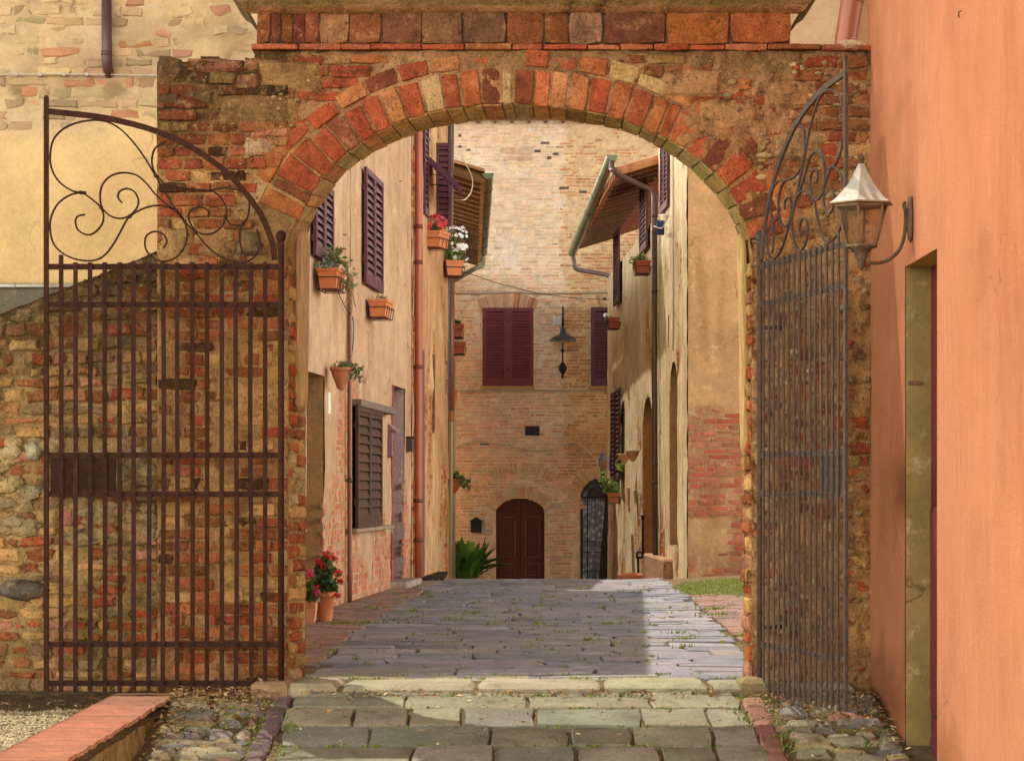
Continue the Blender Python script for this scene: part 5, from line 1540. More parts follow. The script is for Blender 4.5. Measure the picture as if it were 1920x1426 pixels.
pq = thing('wall_plaque', 'dark bronze plaque with oval relief set in the brick above the double door', 'plaque', FF.at(u, v, 0))
m = MB(); m.bbox((u-.155, v-.10, 0), (u+.155, v+.10, .03), .008, (.03,.02,.026), FF); m.build('plate', M['dark'], pq)
m = MB(); n = 28
m.tube([FF.at(u+.115*math.cos(2*math.pi*i/n), v-.01+.058*math.sin(2*math.pi*i/n), .03) for i in range(n+1)], .007, 6, (.05,.03,.04), cap=False)
m.blob((u, v-.012, .028), (.06, .035, .012), (.04,.016,.022), FF, .1, 12, 6); m.build('relief', M['dark'], pq, True)
u, v = H_(1045, 946)
pl_ = thing('number_tile', 'small pale stone house number tile right of the arched double door', 'number plate', FF.at(u, v, 0))
m = MB(); m.bbox((u-.105, v-.055, 0), (u+.105, v+.055, .024), .01, (.62,.52,.40), FF); m.build('tile', M['far'], pl_)
m = MB()   # worn, hardly legible figures
for i, x in enumerate((-.06, 0, .055)):
    f = u+x
    for (a0, b0, a1, b1) in (((-.016, .02, .016, .026), (-.016, -.026, .016, -.02), (-.018, -.02, -.012, .02), (.012, -.02, .018, .02)) if i < 2 else ((-.004, -.026, .004, .026),)): m.box((f+a0, v+b0, .0242), (f+a1, v+b1, .0256), (.45,.34,.27), FF)
m.build('worn_figures', M['cable'], pl_)
def cable(name, label, pts, r, col, cat='cable'):
    m = MB(); m.tube(spline([FF.at(*H_(a, b), w) for a, b, w in pts], 6), r, 6, col)
    return tag(m.build(name, M['cable'], None, True), label, cat)
cable('wall_cable', 'thick cable running level across the end house above its shuttered windows', [(846, 549, .03), (900, 550, .035), (960, 548, .03), (1010, 550, .03), (1080, 549, .03), (1145, 547, .03), (1180, 547, .03)], .020, (.40,.32,.23))
cable('wall_cable', 'pale conduit running level across the end house below its window sills', [(846, 733, .03), (900, 732, .05), (960, 731, .09), (1060, 732, .03), (1120, 733, .03), (1180, 734, .03)], .018, (.42,.37,.26))
cable('drooping_cable', 'pale cable drooping in waves across the brick below the dark plaque', [(852, 840, .03), (872, 831, .04), (895, 828, .04), (940, 832, .04), (985, 842, .04), (1020, 844, .04), (1050, 836, .04), (1072, 829, .04), (1085, 832, .04), (1105, 850, .04), (1122, 866, .05), (1140, 874, .05)], .013, (.52,.44,.33))
m = MB(); m.tube([P(866, 508, 40), P(930, 530, 44), P(1000, 548, 46), P(1070, 558, 47), P(1134, 561, 46.5), P(1142, 561, 46.3)], .007, 5, (.08,.06,.05)); m.blob(P(1134, 560, 46.5), (.03, .03, .03), (.05,.03,.03), None, .1, 8, 5)
tag(m.build('overhead_wire', M['cable'], None, True), 'thin dark wire slanting across the street from the left gutter to the right house', 'wire')
# small lantern by the arched glass door
LYs = 51.75; u = P(1130, 865, LYs)
sl2 = thing('small_lantern', 'small blue-grey carriage lantern above the arched glass door', 'lantern', u)
pz = lambda py: P(1130, py, LYs).z-u.z
m = local(); m.lathe([(.10, pz(863)), (.085, pz(859)), (.04, pz(853)), (.05, pz(852)), (.02, pz(848)), (.002, pz(846))], (0, 0, 0), 8, (.16,.18,.26)); m.build('roof', M['pipe'], sl2)
m = local(); m.lathe([(.045, pz(882)), (.085, pz(864))], (0, 0, 0), 8, (.5,.47,.43)); m.build('glass_body', M['lantern_glass'], sl2)
m = local()
for k in range(8):
    a = k*math.pi/4; m.tube([(.046*math.cos(a), .046*math.sin(a), pz(882)), (.087*math.cos(a), .087*math.sin(a), pz(864))], .005, 4, (.1,.11,.16))
m.build('cage', M['pipe'], sl2)
m = local(); m.lathe([(.055, pz(881)), (.05, pz(887)), (.03, pz(893)), (.006, pz(900))], (0, 0, 0), 10, (.035,.04,.06)); m.tube([(0, 0, pz(886)), (.02, .2, pz(886)), (.03, .26, pz(884))], .014, 6, (.03,.03,.05)); m.build('holder', M['pipe'], sl2, True)

# ================================================================ RIGHT HOUSES
def RPt(Y): return Vector((RGx(Y), Y, 0))
r0, r1, r2 = RPt(34.5), RPt(38.9), RPt(50.6)
h1 = thing('corner_house', 'cream corner house with blocked niche and exposed brick base on right', 'house', (3.6, 36.5, 0))
F1 = Frame(r1, r0-r1); F1.N = -F1.U.cross(Vector((0, 0, 1))) if F1.U.cross(Vector((0, 0, 1))).x > 0 else F1.U.cross(Vector((0, 0, 1)))
L1 = (r0-r1).length
nu0, nvt = F1.hit(1258, 690); nu1, _ = F1.hit(1272, 690)
def inN(u, v):
    c = (nu0+nu1)/2; a = (nu1-nu0)/2; sp = F1.hit(1265, 760)[1]; top = F1.hit(1265, 676)[1]; bot = F1.hit(1265, 1022)[1]
    if not (nu0 < u < nu1) or v < bot: return False
    return v < sp or ((u-c)/a)**2+((v-sp)/(top-sp))**2 < 1
def br1(u, v):
    s = smooth(fb(u*1.2, v, 33, .9)*1.5-.35+(.75 if v < 2.2 else 0)*(1 if u < nu0+.1 else .2))
    e = smooth((u-L1+.12)/.12)*.8*smooth(fb(u, v, 35, 3)+.3)
    return max(0, min(1, max(s, e)))
m = MB()
plastered(F1, steps(0, L1, .05, (nu0, nu1)), steps(-.3, 7.2, .045), m, (.82,.71,.47), (.72,.58,.34), br1, 50, inN, bcol=lambda u, v: jit(pick((PNK, 3), (ORA, 3), ((.6,.36,.2), 3)), .14, .05), mort=(.62,.44,.22), amp=.010)
m.quad(F1.at(0, 7.2, .016), F1.at(L1, 7.2, .016), F1.at(L1, 7.6, .016), F1.at(0, 7.6, .016), (.66,.5,.27))
f = F1.at; sp = F1.hit(1265, 760)[1]; top = F1.hit(1265, 676)[1]; bot = F1.hit(1265, 1022)[1]
for uu in (nu0, nu1): m.quad(f(uu, bot, .02), f(uu, bot, -.3), f(uu, top, -.3), f(uu, top, .02), (.42,.27,.12))
m.quad(f(nu0, bot, -.28), f(nu1, bot, -.28), f(nu1, top, -.28), f(nu0, top, -.28), (.40,.24,.11))
m.quad(f(nu0, top, .0), f(nu1, top, .0), f(nu1, top, -.28), f(nu0, top, -.28), (.42,.27,.12)); m.quad(f(nu0, bot, .0), f(nu1, bot, .0), f(nu1, bot, -.28), f(nu0, bot, -.28), (.42,.27,.12))
# camera-side gable
FG = Frame(RPt(34.5)+Vector((.0, 0, 0)), (1, 0, 0), (0, -1, 0))
g_px = lambda u, v: (960+(u+FG.O.x)*FPX/34.5, HZ-(v-CZ)*FPX/34.5)
def brG(u, v):
    px, py = g_px(u, v); k = smooth((py-763+22*fb(u, v, 3, 1.4))/14.)
    k = min(1, k*1.25)*(.66+.34*smooth(abs(px-1362)/9-.5))
    if py > 970: k *= smooth(1.1+1.4*fb(u, v, 5, 1.5))
    return max(k, smooth(fb(u, v, 9, 1.7)*2.4-1.5))
plastered(FG, steps(.0, 3.2, .04), steps(-.3, 6.0, .04), m, (.52,.30,.145), (.44,.245,.115), brG, 63, None, bcol=lambda u, v: jit(pick(((.44,.12,.065), 5), ((.40,.15,.08), 3), ((.34,.13,.075), 2), ((.46,.2,.11), 1)), .16, .05), ch=.082, bl=.30, prot=(.0, .014), simple=False, mort=(.42,.235,.12), gap=.016)
g0 = FG.at(0, 0); m.box((g0.x+.03, 34.52, -.4), (g0.x+5, 38.6, 7.6), (.5,.33,.17))
m.build('wall', M['plaster'], h1, True)
m = MB(); m.box((g0.x-.3, 34.2, 7.62), (g0.x+5.5, 39.0, 7.8), (.35,.17,.09)); m.build('roof', M['tile'], h1)
corner_shutter(h1, F1, (1239, 1252, 270, 402), 2, col=(.15,.05,.062), pitch=.07, w=.05, st=.06)
m = MB(); uu, vt = F1.hit(1256, 590); _, vb = F1.hit(1256, 652); m.box((uu-.07, vb, -.02), (uu+.07, vt, .022), (.24,.11,.05), F1); m.build('slit_window', M['mason'], h1)
m = MB(); uu, v = F1.hit(1267, 300); m.tube([F1.at(uu, 7.4, .04), F1.at(uu+.02, v, .04), F1.at(uu-.05, F1.hit(1265, 560)[1], .03), F1.at(uu-.1, F1.hit(1262, 660)[1], .03)], .012, 6, (.5,.42,.28)); m.build('wall_cable', M['cable'], h1, True)
m = MB(); uu0, _ = F1.hit(1215, 1050); v = F1.hit(1240, 1056)[1]
a = F1.at(-.6, 0, 0); m.bbox((-1.2, -.3, .0), (2.4, .17, .16), .03, (.52,.30,.18), F1); m.build('brick_plinth', M['mason'], h1)
m = MB()
cl = [(1239, 404), (1240, 412), (1238, 420), (1242, 430)]
m.tube([P(1236, 403, 37.8), P(1251, 404, 36.6)], .010, 6, (.6,.55,.5)); m.tube(spline([P(1252, 404, 36.8), P(1247, 418, 36.9), P(1240, 428, 37), P(1226, 424, 37.2)], 4), .008, 6, (.65,.58,.5)); m.bbox(P(1236, 436, 37.2), P(1241, 418, 37.1), .01, (.10,.2,.5))
tag(m.build('clothes_line', M['cable'], None, True), 'white clothes line with a blue peg bag beneath the pink shutters', 'clothes line')

h2 = thing('eaved_house', 'far right plaster house under a deep dark tiled eave with green gutter', 'house', (3.4, 44.5, -.5))
F2 = Frame(r2, r1-r2); F2.N = F1.N.copy()
L2 = (r1-r2).length
au0, _ = F2.hit(1207, 800); au1, _ = F2.hit(1226, 800)
def inA(u, v):
    c = (au0+au1)/2; a = (au1-au0)/2; sp = F2.hit(1217, 810)[1]; top = F2.hit(1217, 742)[1]
    if not (au0 < u < au1): return False
    return v < sp or ((u-c)/a)**2+((v-sp)/(top-sp))**2 < 1
def br2(u, v): return max(0, min(1, smooth(fb(u*1.1, v*.9, 53, .8)*1.7-.62+(.6 if v < 1.1 else 0))))
m = MB()
plastered(F2, steps(0, L2, .07, (au0, au1)), steps(-1.6, 5.6, .05), m, (.78,.64,.40), (.66,.50,.28), br2, 70, inA, bcol=lambda u, v: jit(pick((PNK, 3), (ORA, 2), ((.58,.36,.2), 3)), .14, .05), mort=(.58,.42,.22), amp=.012)
f = F2.at; top = F2.hit(1217, 742)[1]
for uu in (au0, au1): m.quad(f(uu, -1, .02), f(uu, -1, -.4), f(uu, top, -.4), f(uu, top, .02), (.47,.25,.10))
m.quad(f(au0, -1, -.38), f(au1, -1, -.38), f(au1, top, -.38), f(au0, top, -.38), (.36,.18,.09)); m.quad(f(au0, top, .0), f(au1, top, .0), f(au1, top, -.38), f(au0, top, -.38), (.42,.25,.12))
a, b = F2.at(0, 0), F2.at(L2, 0)
body(m, [(a.x, a.y, 0), (a.x+5, a.y, 0), (b.x+5, b.y, 0), (b.x, b.y-.02, 0)], -1.6, 5.6, (.6,.42,.22))
m.quad((b.x, b.y+.0, 5.6), (b.x+5, b.y, 5.6), (b.x+5, b.y, 7.6), (b.x, b.y, 5.9), (.55,.36,.2))
m.build('wall', M['plaster'], h2, True)
gA, gB = P(1147, 288, 38.6), P(1075, 478, 50.2)
w2 = (gA-F2.at(L2, 0)).dot(F2.N); w2b = (gB-F2.at(0, 0)).dot(F2.N)
wm = (w2+w2b)/2
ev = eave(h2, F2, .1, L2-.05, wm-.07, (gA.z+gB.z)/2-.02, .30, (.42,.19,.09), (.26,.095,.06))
gutter(h2, F2, .25, L2+.12, wm, gB.z+.06, gA.z+.0, .088, (.19,.23,.14))
PB = (.115,.062,.055)
m = MB()
ge = F2.at(L2+.02, gA.z-.08, wm)
m.tube(spline([ge, ge+Vector((0, 0, -.13)), P(1152, 318, 38.75), P(1160, 328, 38.8), P(1205, 349, 38.9), P(1220, 356, 38.9), P(1226, 366, 38.85), P(1227, 390, 38.8), P(1227, 440, 38.8)], 4), .044, 12, PB)
wp = 38.78
m.tube([P(1227, 438, wp), P(1227, 700, wp), P(1228, 900, wp), P(1229, 1052, wp)], .046, 12, PB)
for py in (405, 545, 870, 905): m.tube([P(1227.5, py-2, wp), P(1227.5, py+2, wp)], .054, 12, (.07,.045,.04))
m.build('drainpipe', M['pipe'], h2, True)
m = MB(); gb = F2.at(.42, gB.z+.0, wm)
m.tube(spline([gb, P(1077, 492, 50.0), P(1078, 500, 50.0), P(1085, 506, 50.0), P(1110, 510, 50.1), P(1140, 516, 50.2), P(1146, 517, 50.3)], 4), .046, 10, (.15,.11,.095)); m.build('drainpipe', M['pipe'], h2, True)
corner_shutter(h2, F2, (1200, 1213, 352, 478), 1, col=(.13,.045,.05), pitch=.08, w=.08, st=.06)
corner_shutter(h2, F2, (1151, 1161, 440, 575), 1, col=(.11,.04,.05), pitch=.08, w=.08, st=.06)
corner_shutter(h2, F2, (1146, 1153, 738, 905), 1, col=(.05,.022,.024), pitch=.09, w=.10, st=.06)
corner_shutter(h2, F2, (1155, 1162, 730, 900), 1, col=(.075,.03,.03), pitch=.09, w=.10, st=.06)
m = MB()
pg = (.20,.18,.14)
m.tube([P(1205, 968, 40.2), P(1206, 1046, 40.2)], .022, 8, pg); m.tube([P(1205, 972, 40.2), P(1205, 966, 40.1)], .03, 8, (.35,.32,.26))
m.tube([P(1194, 1045, 40), P(1204, 1045, 40)], .022, 8, (.33,.31,.26)); m.tube(spline([P(1204, 1044, 40), P(1204, 1037, 40), P(1196, 1034, 40), P(1194, 1040, 40), P(1194, 1046, 40)], 4), .020, 8, (.36,.34,.28)); m.tube([P(1196, 1046, 40), P(1197, 1074, 40)], .02, 8, pg)
tag(m.build('standpipe', M['dark'], None, True), 'grey metal water standpipe at foot of the right houses', 'pipe')
for (px, py, w_, h_, cc_, lab) in ((1181, 930, .13, .33, (.56,.27,.13), 'upright terracotta tile fixed to the sunlit right wall'), (1193, 924, .10, .10, (.55,.33,.25), 'small pink square tile on the sunlit right wall')):
    u, v = F2.hit(px, py); m = MB(); m.bbox((u-w_*1.6, v-h_/2, .0), (u+w_*1.6, v+h_/2, .05), .008, cc_, F2); tag(m.build('wall_tile', M['pot']), lab, 'wall tile')

# ================================================================ PLANTERS AND PLANTS
G1 = (.07,.13,.03); G2 = (.12,.19,.045); G3 = (.20,.27,.09); G4 = (.17,.20,.115)
def leaf(m, p, d, up, l, w, col):
    d = Vector(d).normalized(); s = d.cross(Vector(up))
    if s.length < 1e-4: s = d.orthogonal()
    s.normalize(); n_ = s.cross(d)
    p = Vector(p); a = p+d*l*.5-n_*l*.04; b = p+d*l-n_*l*.18
    m.add([p, p+d*l*.3+s*w*.42, a+d*l*.12+s*w*.4, b, a+d*l*.12-s*w*.4, p+d*l*.3-s*w*.42], [(0,1,2,4,5),(2,3,4)], [jit(col, .18, .07) for _ in range(6)])
def rdir(up=.3):
    a = random.uniform(0, 2*math.pi); z = random.uniform(-1, 1); r = math.sqrt(1-z*z)
    return Vector((r*math.cos(a), r*math.sin(a), z+up)).normalized()
def foliage(m, c, rad, n, l, w, cols, stems=True, up=.4):
    c = Vector(c)
    for i in range(n):
        d = rdir(up); q = Vector((d.x*rad[0], d.y*rad[1], abs(d.z)*rad[2] if up > .35 else d.z*rad[2]))*random.uniform(.35, 1)
        p = c+q
        if stems and i % 2 == 0: m.tube([c, c+q*.6+Vector((0, 0, .01)), p], .0022, 4, (.14,.15,.05), cap=False)
        for k in range(2): leaf(m, p, rdir(.2)+d*.5, rdir(), l*random.uniform(.7, 1.25), w*random.uniform(.8, 1.2), pick(*[(x, 1) for x in cols]))
def blooms(m, c, rad, n, r, cols, cent=None):
    c = Vector(c)
    for i in range(n):
        d = rdir(.5); p = c+Vector((d.x*rad[0], d.y*rad[1], d.z*rad[2]))*random.uniform(.75, 1.05)
        m.tube([c-Vector((0, 0, rad[2]*.6)), c+(p-c)*.6, p], .0016, 3, (.14,.17,.05), cap=False)
        ax = (d+rdir(.1)*.5+Vector((0, -.5, 0))).normalized(); s = ax.orthogonal().normalized(); t_ = ax.cross(s); col = jit(pick(*[(x, 1) for x in cols]), .15, .05)
        for k in range(5):
            a = k*2*math.pi/5; e = s*math.cos(a)+t_*math.sin(a); g = s*math.cos(a+.55)+t_*math.sin(a+.55); h = s*math.cos(a-.55)+t_*math.sin(a-.55)
            m.add([p, p+h*r*.7+ax*r*.15, p+e*r+ax*r*.05, p+g*r*.7+ax*r*.15], [(0,1,2,3)], col)
def umbel(m, c, r, cols, n=26, pr=.014):
    blooms(m, c, (r, r, r*.8), n, pr, cols)
PINK = [(.52,.02,.09), (.42,.012,.06), (.6,.05,.14)]; REDF = [(.62,.015,.03), (.5,.01,.02)]; WHT = [(.9,.88,.86), (.85,.83,.84)]
PT = (.60,.21,.095)
def trough(t, L_, W_, H__, col, taper=.78, rim=.018, bracket=True):
    """rectangular flower box, long axis = local y; with a wire cradle"""
    m = local(); b = H__
    def ring(k, z, e=0): return [(-W_/2*k-e, -L_/2*(.5+.5*k)-e, z), (W_/2*k+e, -L_/2*(.5+.5*k)-e, z), (W_/2*k+e, L_/2*(.5+.5*k)+e, z), (-W_/2*k-e, L_/2*(.5+.5*k)+e, z)]
    rs = [ring(taper, 0), ring(1-.1*(1-taper), b-.035), ring(1, b-.034, .010), ring(1, b, .012), ring(1, b, -.008), ring(.95, b-.03, -.012)]
    V = sum(rs, []); fs = [(3,2,1,0)]
    for i in range(len(rs)-1):
        for k in range(4): fs.append((i*4+k, i*4+(k+1) % 4, (i+1)*4+(k+1) % 4, (i+1)*4+k))
    m.add(V, fs, [jit(col, .06, .03) for _ in V]); m.build('pot', M['pot'], t)
    m = local(); z = b-.035; m.add([(-W_/2+.01, -L_/2+.01, z), (W_/2-.01, -L_/2+.01, z), (W_/2-.01, L_/2-.01, z), (-W_/2+.01, L_/2-.01, z)], [(0,1,2,3)], (.06,.04,.025)); m.build('soil', M['stone'], t)
    if bracket:
        m = local(); r = .0055; c = (.045,.03,.025); w, l = W_/2+.016, L_/2+.02
        for z in (-.008, b*.55):
            k = 1 if z > 0 else taper+.06
            m.tube([(-w*k, -l, z), (w*k, -l, z), (w*k, l, z), (-w*k, l, z), (-w*k, -l, z)], r, 6, c)
        for y in (-l, -l/3, l/3, l):
            m.tube([(-w, y, b*.95), (-w*(taper+.06), y, -.008), (w*(taper+.06), y, -.008), (w, y, b*.55)], r, 6, c)
        m.build('wire_cradle', M['iron'], t)
def planter(name, label, px, py, Y, size, rz, build, cat='flower box', col=PT, **k):
    """px,py: bottom centre of the pot as seen; Y: its distance down the street"""
    t = thing(name, label, cat, P(px, py, Y), 'flower boxes along the lane', rz)
    trough(t, *size, col, **k); build(t, size[2]); return t
AZ = math.atan2(-.077, 1)         # left house line as rotation about z
def mk(t, nm, mat, fn): m = local(); fn(m); return m.build(nm, mat, t)
yA = lambda px, w=.2: None
def YonA(px, w):                   # distance at which the column px lies w metres off the left façade line
    return (-3.80+w)/((px-960)/FPX-.077)
def p1(t, H__):
    def f(m):
        foliage(m, (-.02, -.12, H__), (.12, .22, .10), 60, .05, .03, [(.21,.27,.19), (.17,.24,.17)], up=.5); foliage(m, (.05, .0, H__+.06), (.15, .2, .17), 70, .055, .03, [G3, (.28,.17,.07), G2], up=.45)
        m.tube([(.02, 0, H__-.04), (.1, .02, H__+.02), (.16, .05, H__-.06)], .006, 5, (.25,.2,.1)); foliage(m, (.16, .05, H__-.06), (.10, .14, .18), 50, .05, .028, [G3, (.32,.30,.12)], up=0)
        for k in range(7): y = random.uniform(-.2, .2); m.tube(spline([(.1, y, H__), (.19, y, H__-.05), (.2, y+random.uniform(-.06, .06), H__-.2), (.17+random.uniform(-.04, .08), y, H__-.36)], 3), .004, 4, (.4,.26,.13))
    mk(t, 'succulents', M['leaf'], f)
Y_ = YonA(621, .16)
planter('flower_box', 'terracotta box of trailing succulents below the arch-side pair of purple shutters', 621, 544, Y_, (.50, .20, .20), AZ, p1)
def p2(t, H__): mk(t, 'plant', M['leaf'], lambda m: foliage(m, (0, 0, H__-.02), (.09, .22, .07), 40, .05, .016, [(.13,.13,.06), (.28,.16,.07), G4], up=.5))
planter('flower_box', 'terracotta box of nearly bare plants just below the tall middle purple shutters', 713, 596, YonA(713, .15), (.52, .21, .20), AZ, p2)
def wallpot(t, r, h, col=(.56,.23,.13), sharp=1.):
    m = local(); n = 16
    prof = [(.02, 0), (.05, .02), (r*.55, h*.3), (r*.85, h*.65), (r*.95, h-.03), (r*1.06, h-.028), (r*1.06, h), (r*.93, h), (r*.9, h-.03)]
    m.lathe(prof, (0, 0, 0), n, [jit(col, .05, .03) for _ in range(len(prof)*n)], sx=.9)
    m.build('pot', M['pot'], t, True)
def hangpot(label, px, py, Y, r, h, fn, col=(.56,.23,.13), rz=0):
    t = thing('wall_pot', label, 'wall pot', P(px, py, Y), 'flower boxes along the lane', rz); wallpot(t, r, h, col); fn(t, h); return t
def p3(t, h):
    mk(t, 'plant', M['leaf'], lambda m: (foliage(m, (.02, 0, h-.02), (.14, .14, .08), 80, .035, .022, [G2, G1, G3], up=.5), m.tube([(.02, 0, h-.02), (.08, 0, h+.03), (.15, -.03, h-.05)], .005, 5, (.14,.16,.05)), foliage(m, (.15, -.03, h-.05), (.08, .12, .09), 50, .035, .022, [G2, G1], up=0)))
    mk(t, 'flowers', M['petal'], lambda m: blooms(m, (.19, -.05, h-.13), (.07, .08, .05), 22, .014, [(.36,.12,.19), (.48,.22,.3)]))
hangpot('rounded terracotta half pot with pink trailing flowers over the slim rusty pipe', 640, 731, YonA(640, .17), .125, .23, p3)
# --- geraniums on the ground
def round_pot(t, r, h, col=(.64,.23,.11)):
    m = local(); n = 28; pf = [(r*.62, 0), (r*.66, .01), (r*.9, h*.84), (r*1.04, h*.845), (r*1.06, h*.86), (r*1.06, h*.985), (r*1.02, h), (r*.92, h), (r*.88, h*.9)]
    m.lathe(pf, (0, 0, 0), n, [jit(col, .05, .03) for _ in range(n*len(pf))]); m.build('pot', M['pot'], t, True)
    m = local(); m.lathe([(r*.9, h*.9), (.001, h*.91)], (0, 0, 0), 16, (.05,.035,.02), cap=False); m.build('soil', M['stone'], t)
def ger(t, h, R_, H__, ums, n):
    def f(m):
        foliage(m, (0, 0, h), (R_, R_, H__), n, .055, .055, [G1, G2, (.05,.09,.03)], up=.4)
        for (x, y, z, r) in ums: m.tube([(x*.3, y*.3, h), (x*.8, y*.8, (h+z)/2), (x, y, z)], .003, 4, (.16,.17,.06))
    mk(t, 'plant', M['leaf'], f)
    def g(m):
        for (x, y, z, r) in ums: umbel(m, (x, y, z), r, PINK if t.name.endswith('x') else FL, 34)
    mk(t, 'flowers', M['petal'], g)
Yg = 22.35
t = thing('potted_geranium', 'round terracotta pot with tall red geranium, right of the two pots on ground', 'potted plant', (*P(609, 1163, Yg).xy, 0), 'potted geraniums by the left wall')
FL = REDF+[(.45,.01,.05)]
k = Yg/FPX
round_pot(t, .098, .27)
ger(t, .26, .13, .34, [(.03, -.02, .60, .05), (.075, .02, .56, .045), (-.06, .0, .53, .05), (.0, -.05, .50, .04), (.12, -.03, .44, .05), (.11, -.04, .23, .035), (-.09, -.09, .30, .055), (-.13, -.08, .24, .05), (.14, .0, .36, .03)], 150)
t = thing('potted_geranium', 'square terracotta pot with short pink-red geranium, left of the two pots on ground', 'potted plant', (*P(574, 1167, 22.1).xy, 0), 'potted geraniums by the left wall')
FL = PINK
m = local(); s, h = .095, .20; V = []; fs = [(3,2,1,0)]
prf = [(.78, 0), (.82, .01), (.97, h*.55), (1.0, h*.56), (1.0, h*.92), (1.06, h*.93), (1.06, h), (.9, h), (.88, h-.02)]
for (k_, z) in prf: V += [(-s*k_, -s*k_, z), (s*k_, -s*k_, z), (s*k_, s*k_, z), (-s*k_, s*k_, z)]
for i in range(len(prf)-1):
    for q in range(4): fs.append((i*4+q, i*4+(q+1) % 4, (i+1)*4+(q+1) % 4, (i+1)*4+q))
m.add(V, fs, [jit((.62,.30,.17), .05) for _ in V])
for i in range(9): m.tube([(-s*.9+i*s*.2+.012*math.cos(a), -s*1.0-.002, h*.74+.018*math.sin(a)) for a in [j*.8 for j in range(9)]], .003, 4, (.5,.22,.11))
m.build('pot', M['pot'], t)
m = local(); m.add([(-s*.9, -s*.9, h-.02), (s*.9, -s*.9, h-.02), (s*.9, s*.9, h-.02), (-s*.9, s*.9, h-.02)], [(0,1,2,3)], (.05,.035,.02)); m.build('soil', M['stone'], t)
ger(t, .19, .12, .16, [(.02, -.03, .44, .055), (-.03, .0, .42, .045), (.09, -.06, .27, .04)], 95)
# --- flowers at the upper windows of house B
def p4(t, H__):
    mk(t, 'plant', M['leaf'], lambda m: foliage(m, (0, 0, H__), (.14, .25, .10), 60, .045, .03, [G1, G2], up=.5)); mk(t, 'flowers', M['petal'], lambda m: blooms(m, (.0, -.05, H__+.10), (.17, .26, .13), 60, .038, [(.62,.03,.05), (.55,.015,.03), (.66,.08,.1)]))
planter('flower_box', 'terracotta box of bright red petunias beneath the swung-out purple shutter', 816, 465, 33.9, (.45, .27, .22), -.3, p4)
def p5(t, H__):
    mk(t, 'plant', M['leaf'], lambda m: (foliage(m, (0, 0, H__), (.17, .22, .38), 150, .05, .035, [G2, G3, (.24,.34,.05)], up=.4), m.tube([(0, 0, H__), (.06, -.02, H__+.03), (.12, -.05, H__-.04)], .006, 5, (.14,.16,.05)), foliage(m, (.12, -.05, H__-.04), (.12, .12, .14), 30, .05, .035, [G4], up=0)))
    mk(t, 'flowers', M['petal'], lambda m: (blooms(m, (.06, -.1, H__+.33), (.19, .2, .2), 60, .030, WHT), blooms(m, (.12, -.1, H__+.12), (.12, .16, .2), 16, .04, WHT)))
planter('flower_box', 'terracotta box of white petunias hanging beside the dark drainpipe', 847, 518, 36.1, (.42, .26, .22), .25, p5)
def p6(t, H__): mk(t, 'plant', M['leaf'], lambda m: foliage(m, (-.03, 0, H__-.02), (.08, .16, .09), 40, .05, .035, [(.03,.06,.025), G1], up=.5))
planter('flower_box', 'upper of two red boxes on the far left wall, with a dark green plant', 859, 633, 41.5, (.6, .17, .22), .02, p6, col=(.40,.10,.06))
def p7(t, H__): mk(t, 'dry_stems', M['leaf'], lambda m: foliage(m, (0, 0, H__-.03), (.06, .2, .03), 12, .05, .02, [(.3,.22,.1)], up=.5))
planter('flower_box', 'lower of two red boxes on the far left wall, empty', 861, 664, 41.5, (.6, .20, .20), .02, p7, col=(.40,.11,.06))
def p8(t, h): mk(t, 'plant', M['leaf'], lambda m: (foliage(m, (.0, 0, h-.02), (.16, .2, .12), 70, .07, .045, [G2, G3, G1], up=.45), m.tube([(0, 0, h-.02), (.1, 0, h+.03), (.2, -.05, h-.08)], .006, 5, (.14,.16,.05)), foliage(m, (.2, -.05, h-.08), (.08, .12, .12), 30, .07, .045, [G2, G3], up=0)))
hangpot('red wall pot of leafy green plant above the strap-leaved plant', 851, 924, 41.0, .16, .24, p8, col=(.50,.13,.06))
t = thing('wall_pot', 'tall plain orange wall pot near the top of the far left wall, no plant', 'wall pot', P(846.5, 790, 38.5), 'flower boxes along the lane'); wallpot(t, .10, .50, (.50,.17,.05))
# --- big strap-leaved plant
sp_ = thing('strap_leaved_plant', 'large dark green strap-leaved plant in the corner beside the end house', 'plant', P(872, 1092, 48.5))
m = local()
for k in range(150):
    a = random.uniform(0, 6.28); r = random.uniform(.0, .26); L_ = random.uniform(.5, .98); an = random.uniform(.15, 1.1)
    b = Vector((r*math.cos(a), r*math.sin(a), 0)); d = Vector((math.cos(a), math.sin(a), 0)); s = Vector((-d.y, d.x, 0)); w = random.uniform(.06, .10); col = jit(pick((( .12,.30,.05), 3), ((.19,.42,.07), 3), ((.30,.52,.09), 2), ((.07,.17,.03), 1.5)), .15)
    V = []
    for i in range(8):
        t_ = i/7; an2 = an*(.35+t_*1.0); ww = w*(.18 if t_ < .25 else math.sin(math.pi*min(1, (t_-.18)/.84))**.7) if t_ < 1 else 0.002
        p = b+d*(L_*t_*math.sin(an2*.75))+Vector((0, 0, L_*t_*math.cos(an2*.8)))
        V += [p-s*ww, p+Vector((0, 0, -.35*ww)), p+s*ww]
    m.add(V, [(3*i+q, 3*i+q+1, 3*i+q+4, 3*i+q+3) for i in range(7) for q in (0, 1)], [jit(col, .12) if i > 5 else (.20,.15,.05) for i in range(24)])
m.build('leaves', M['leaf'], sp_)
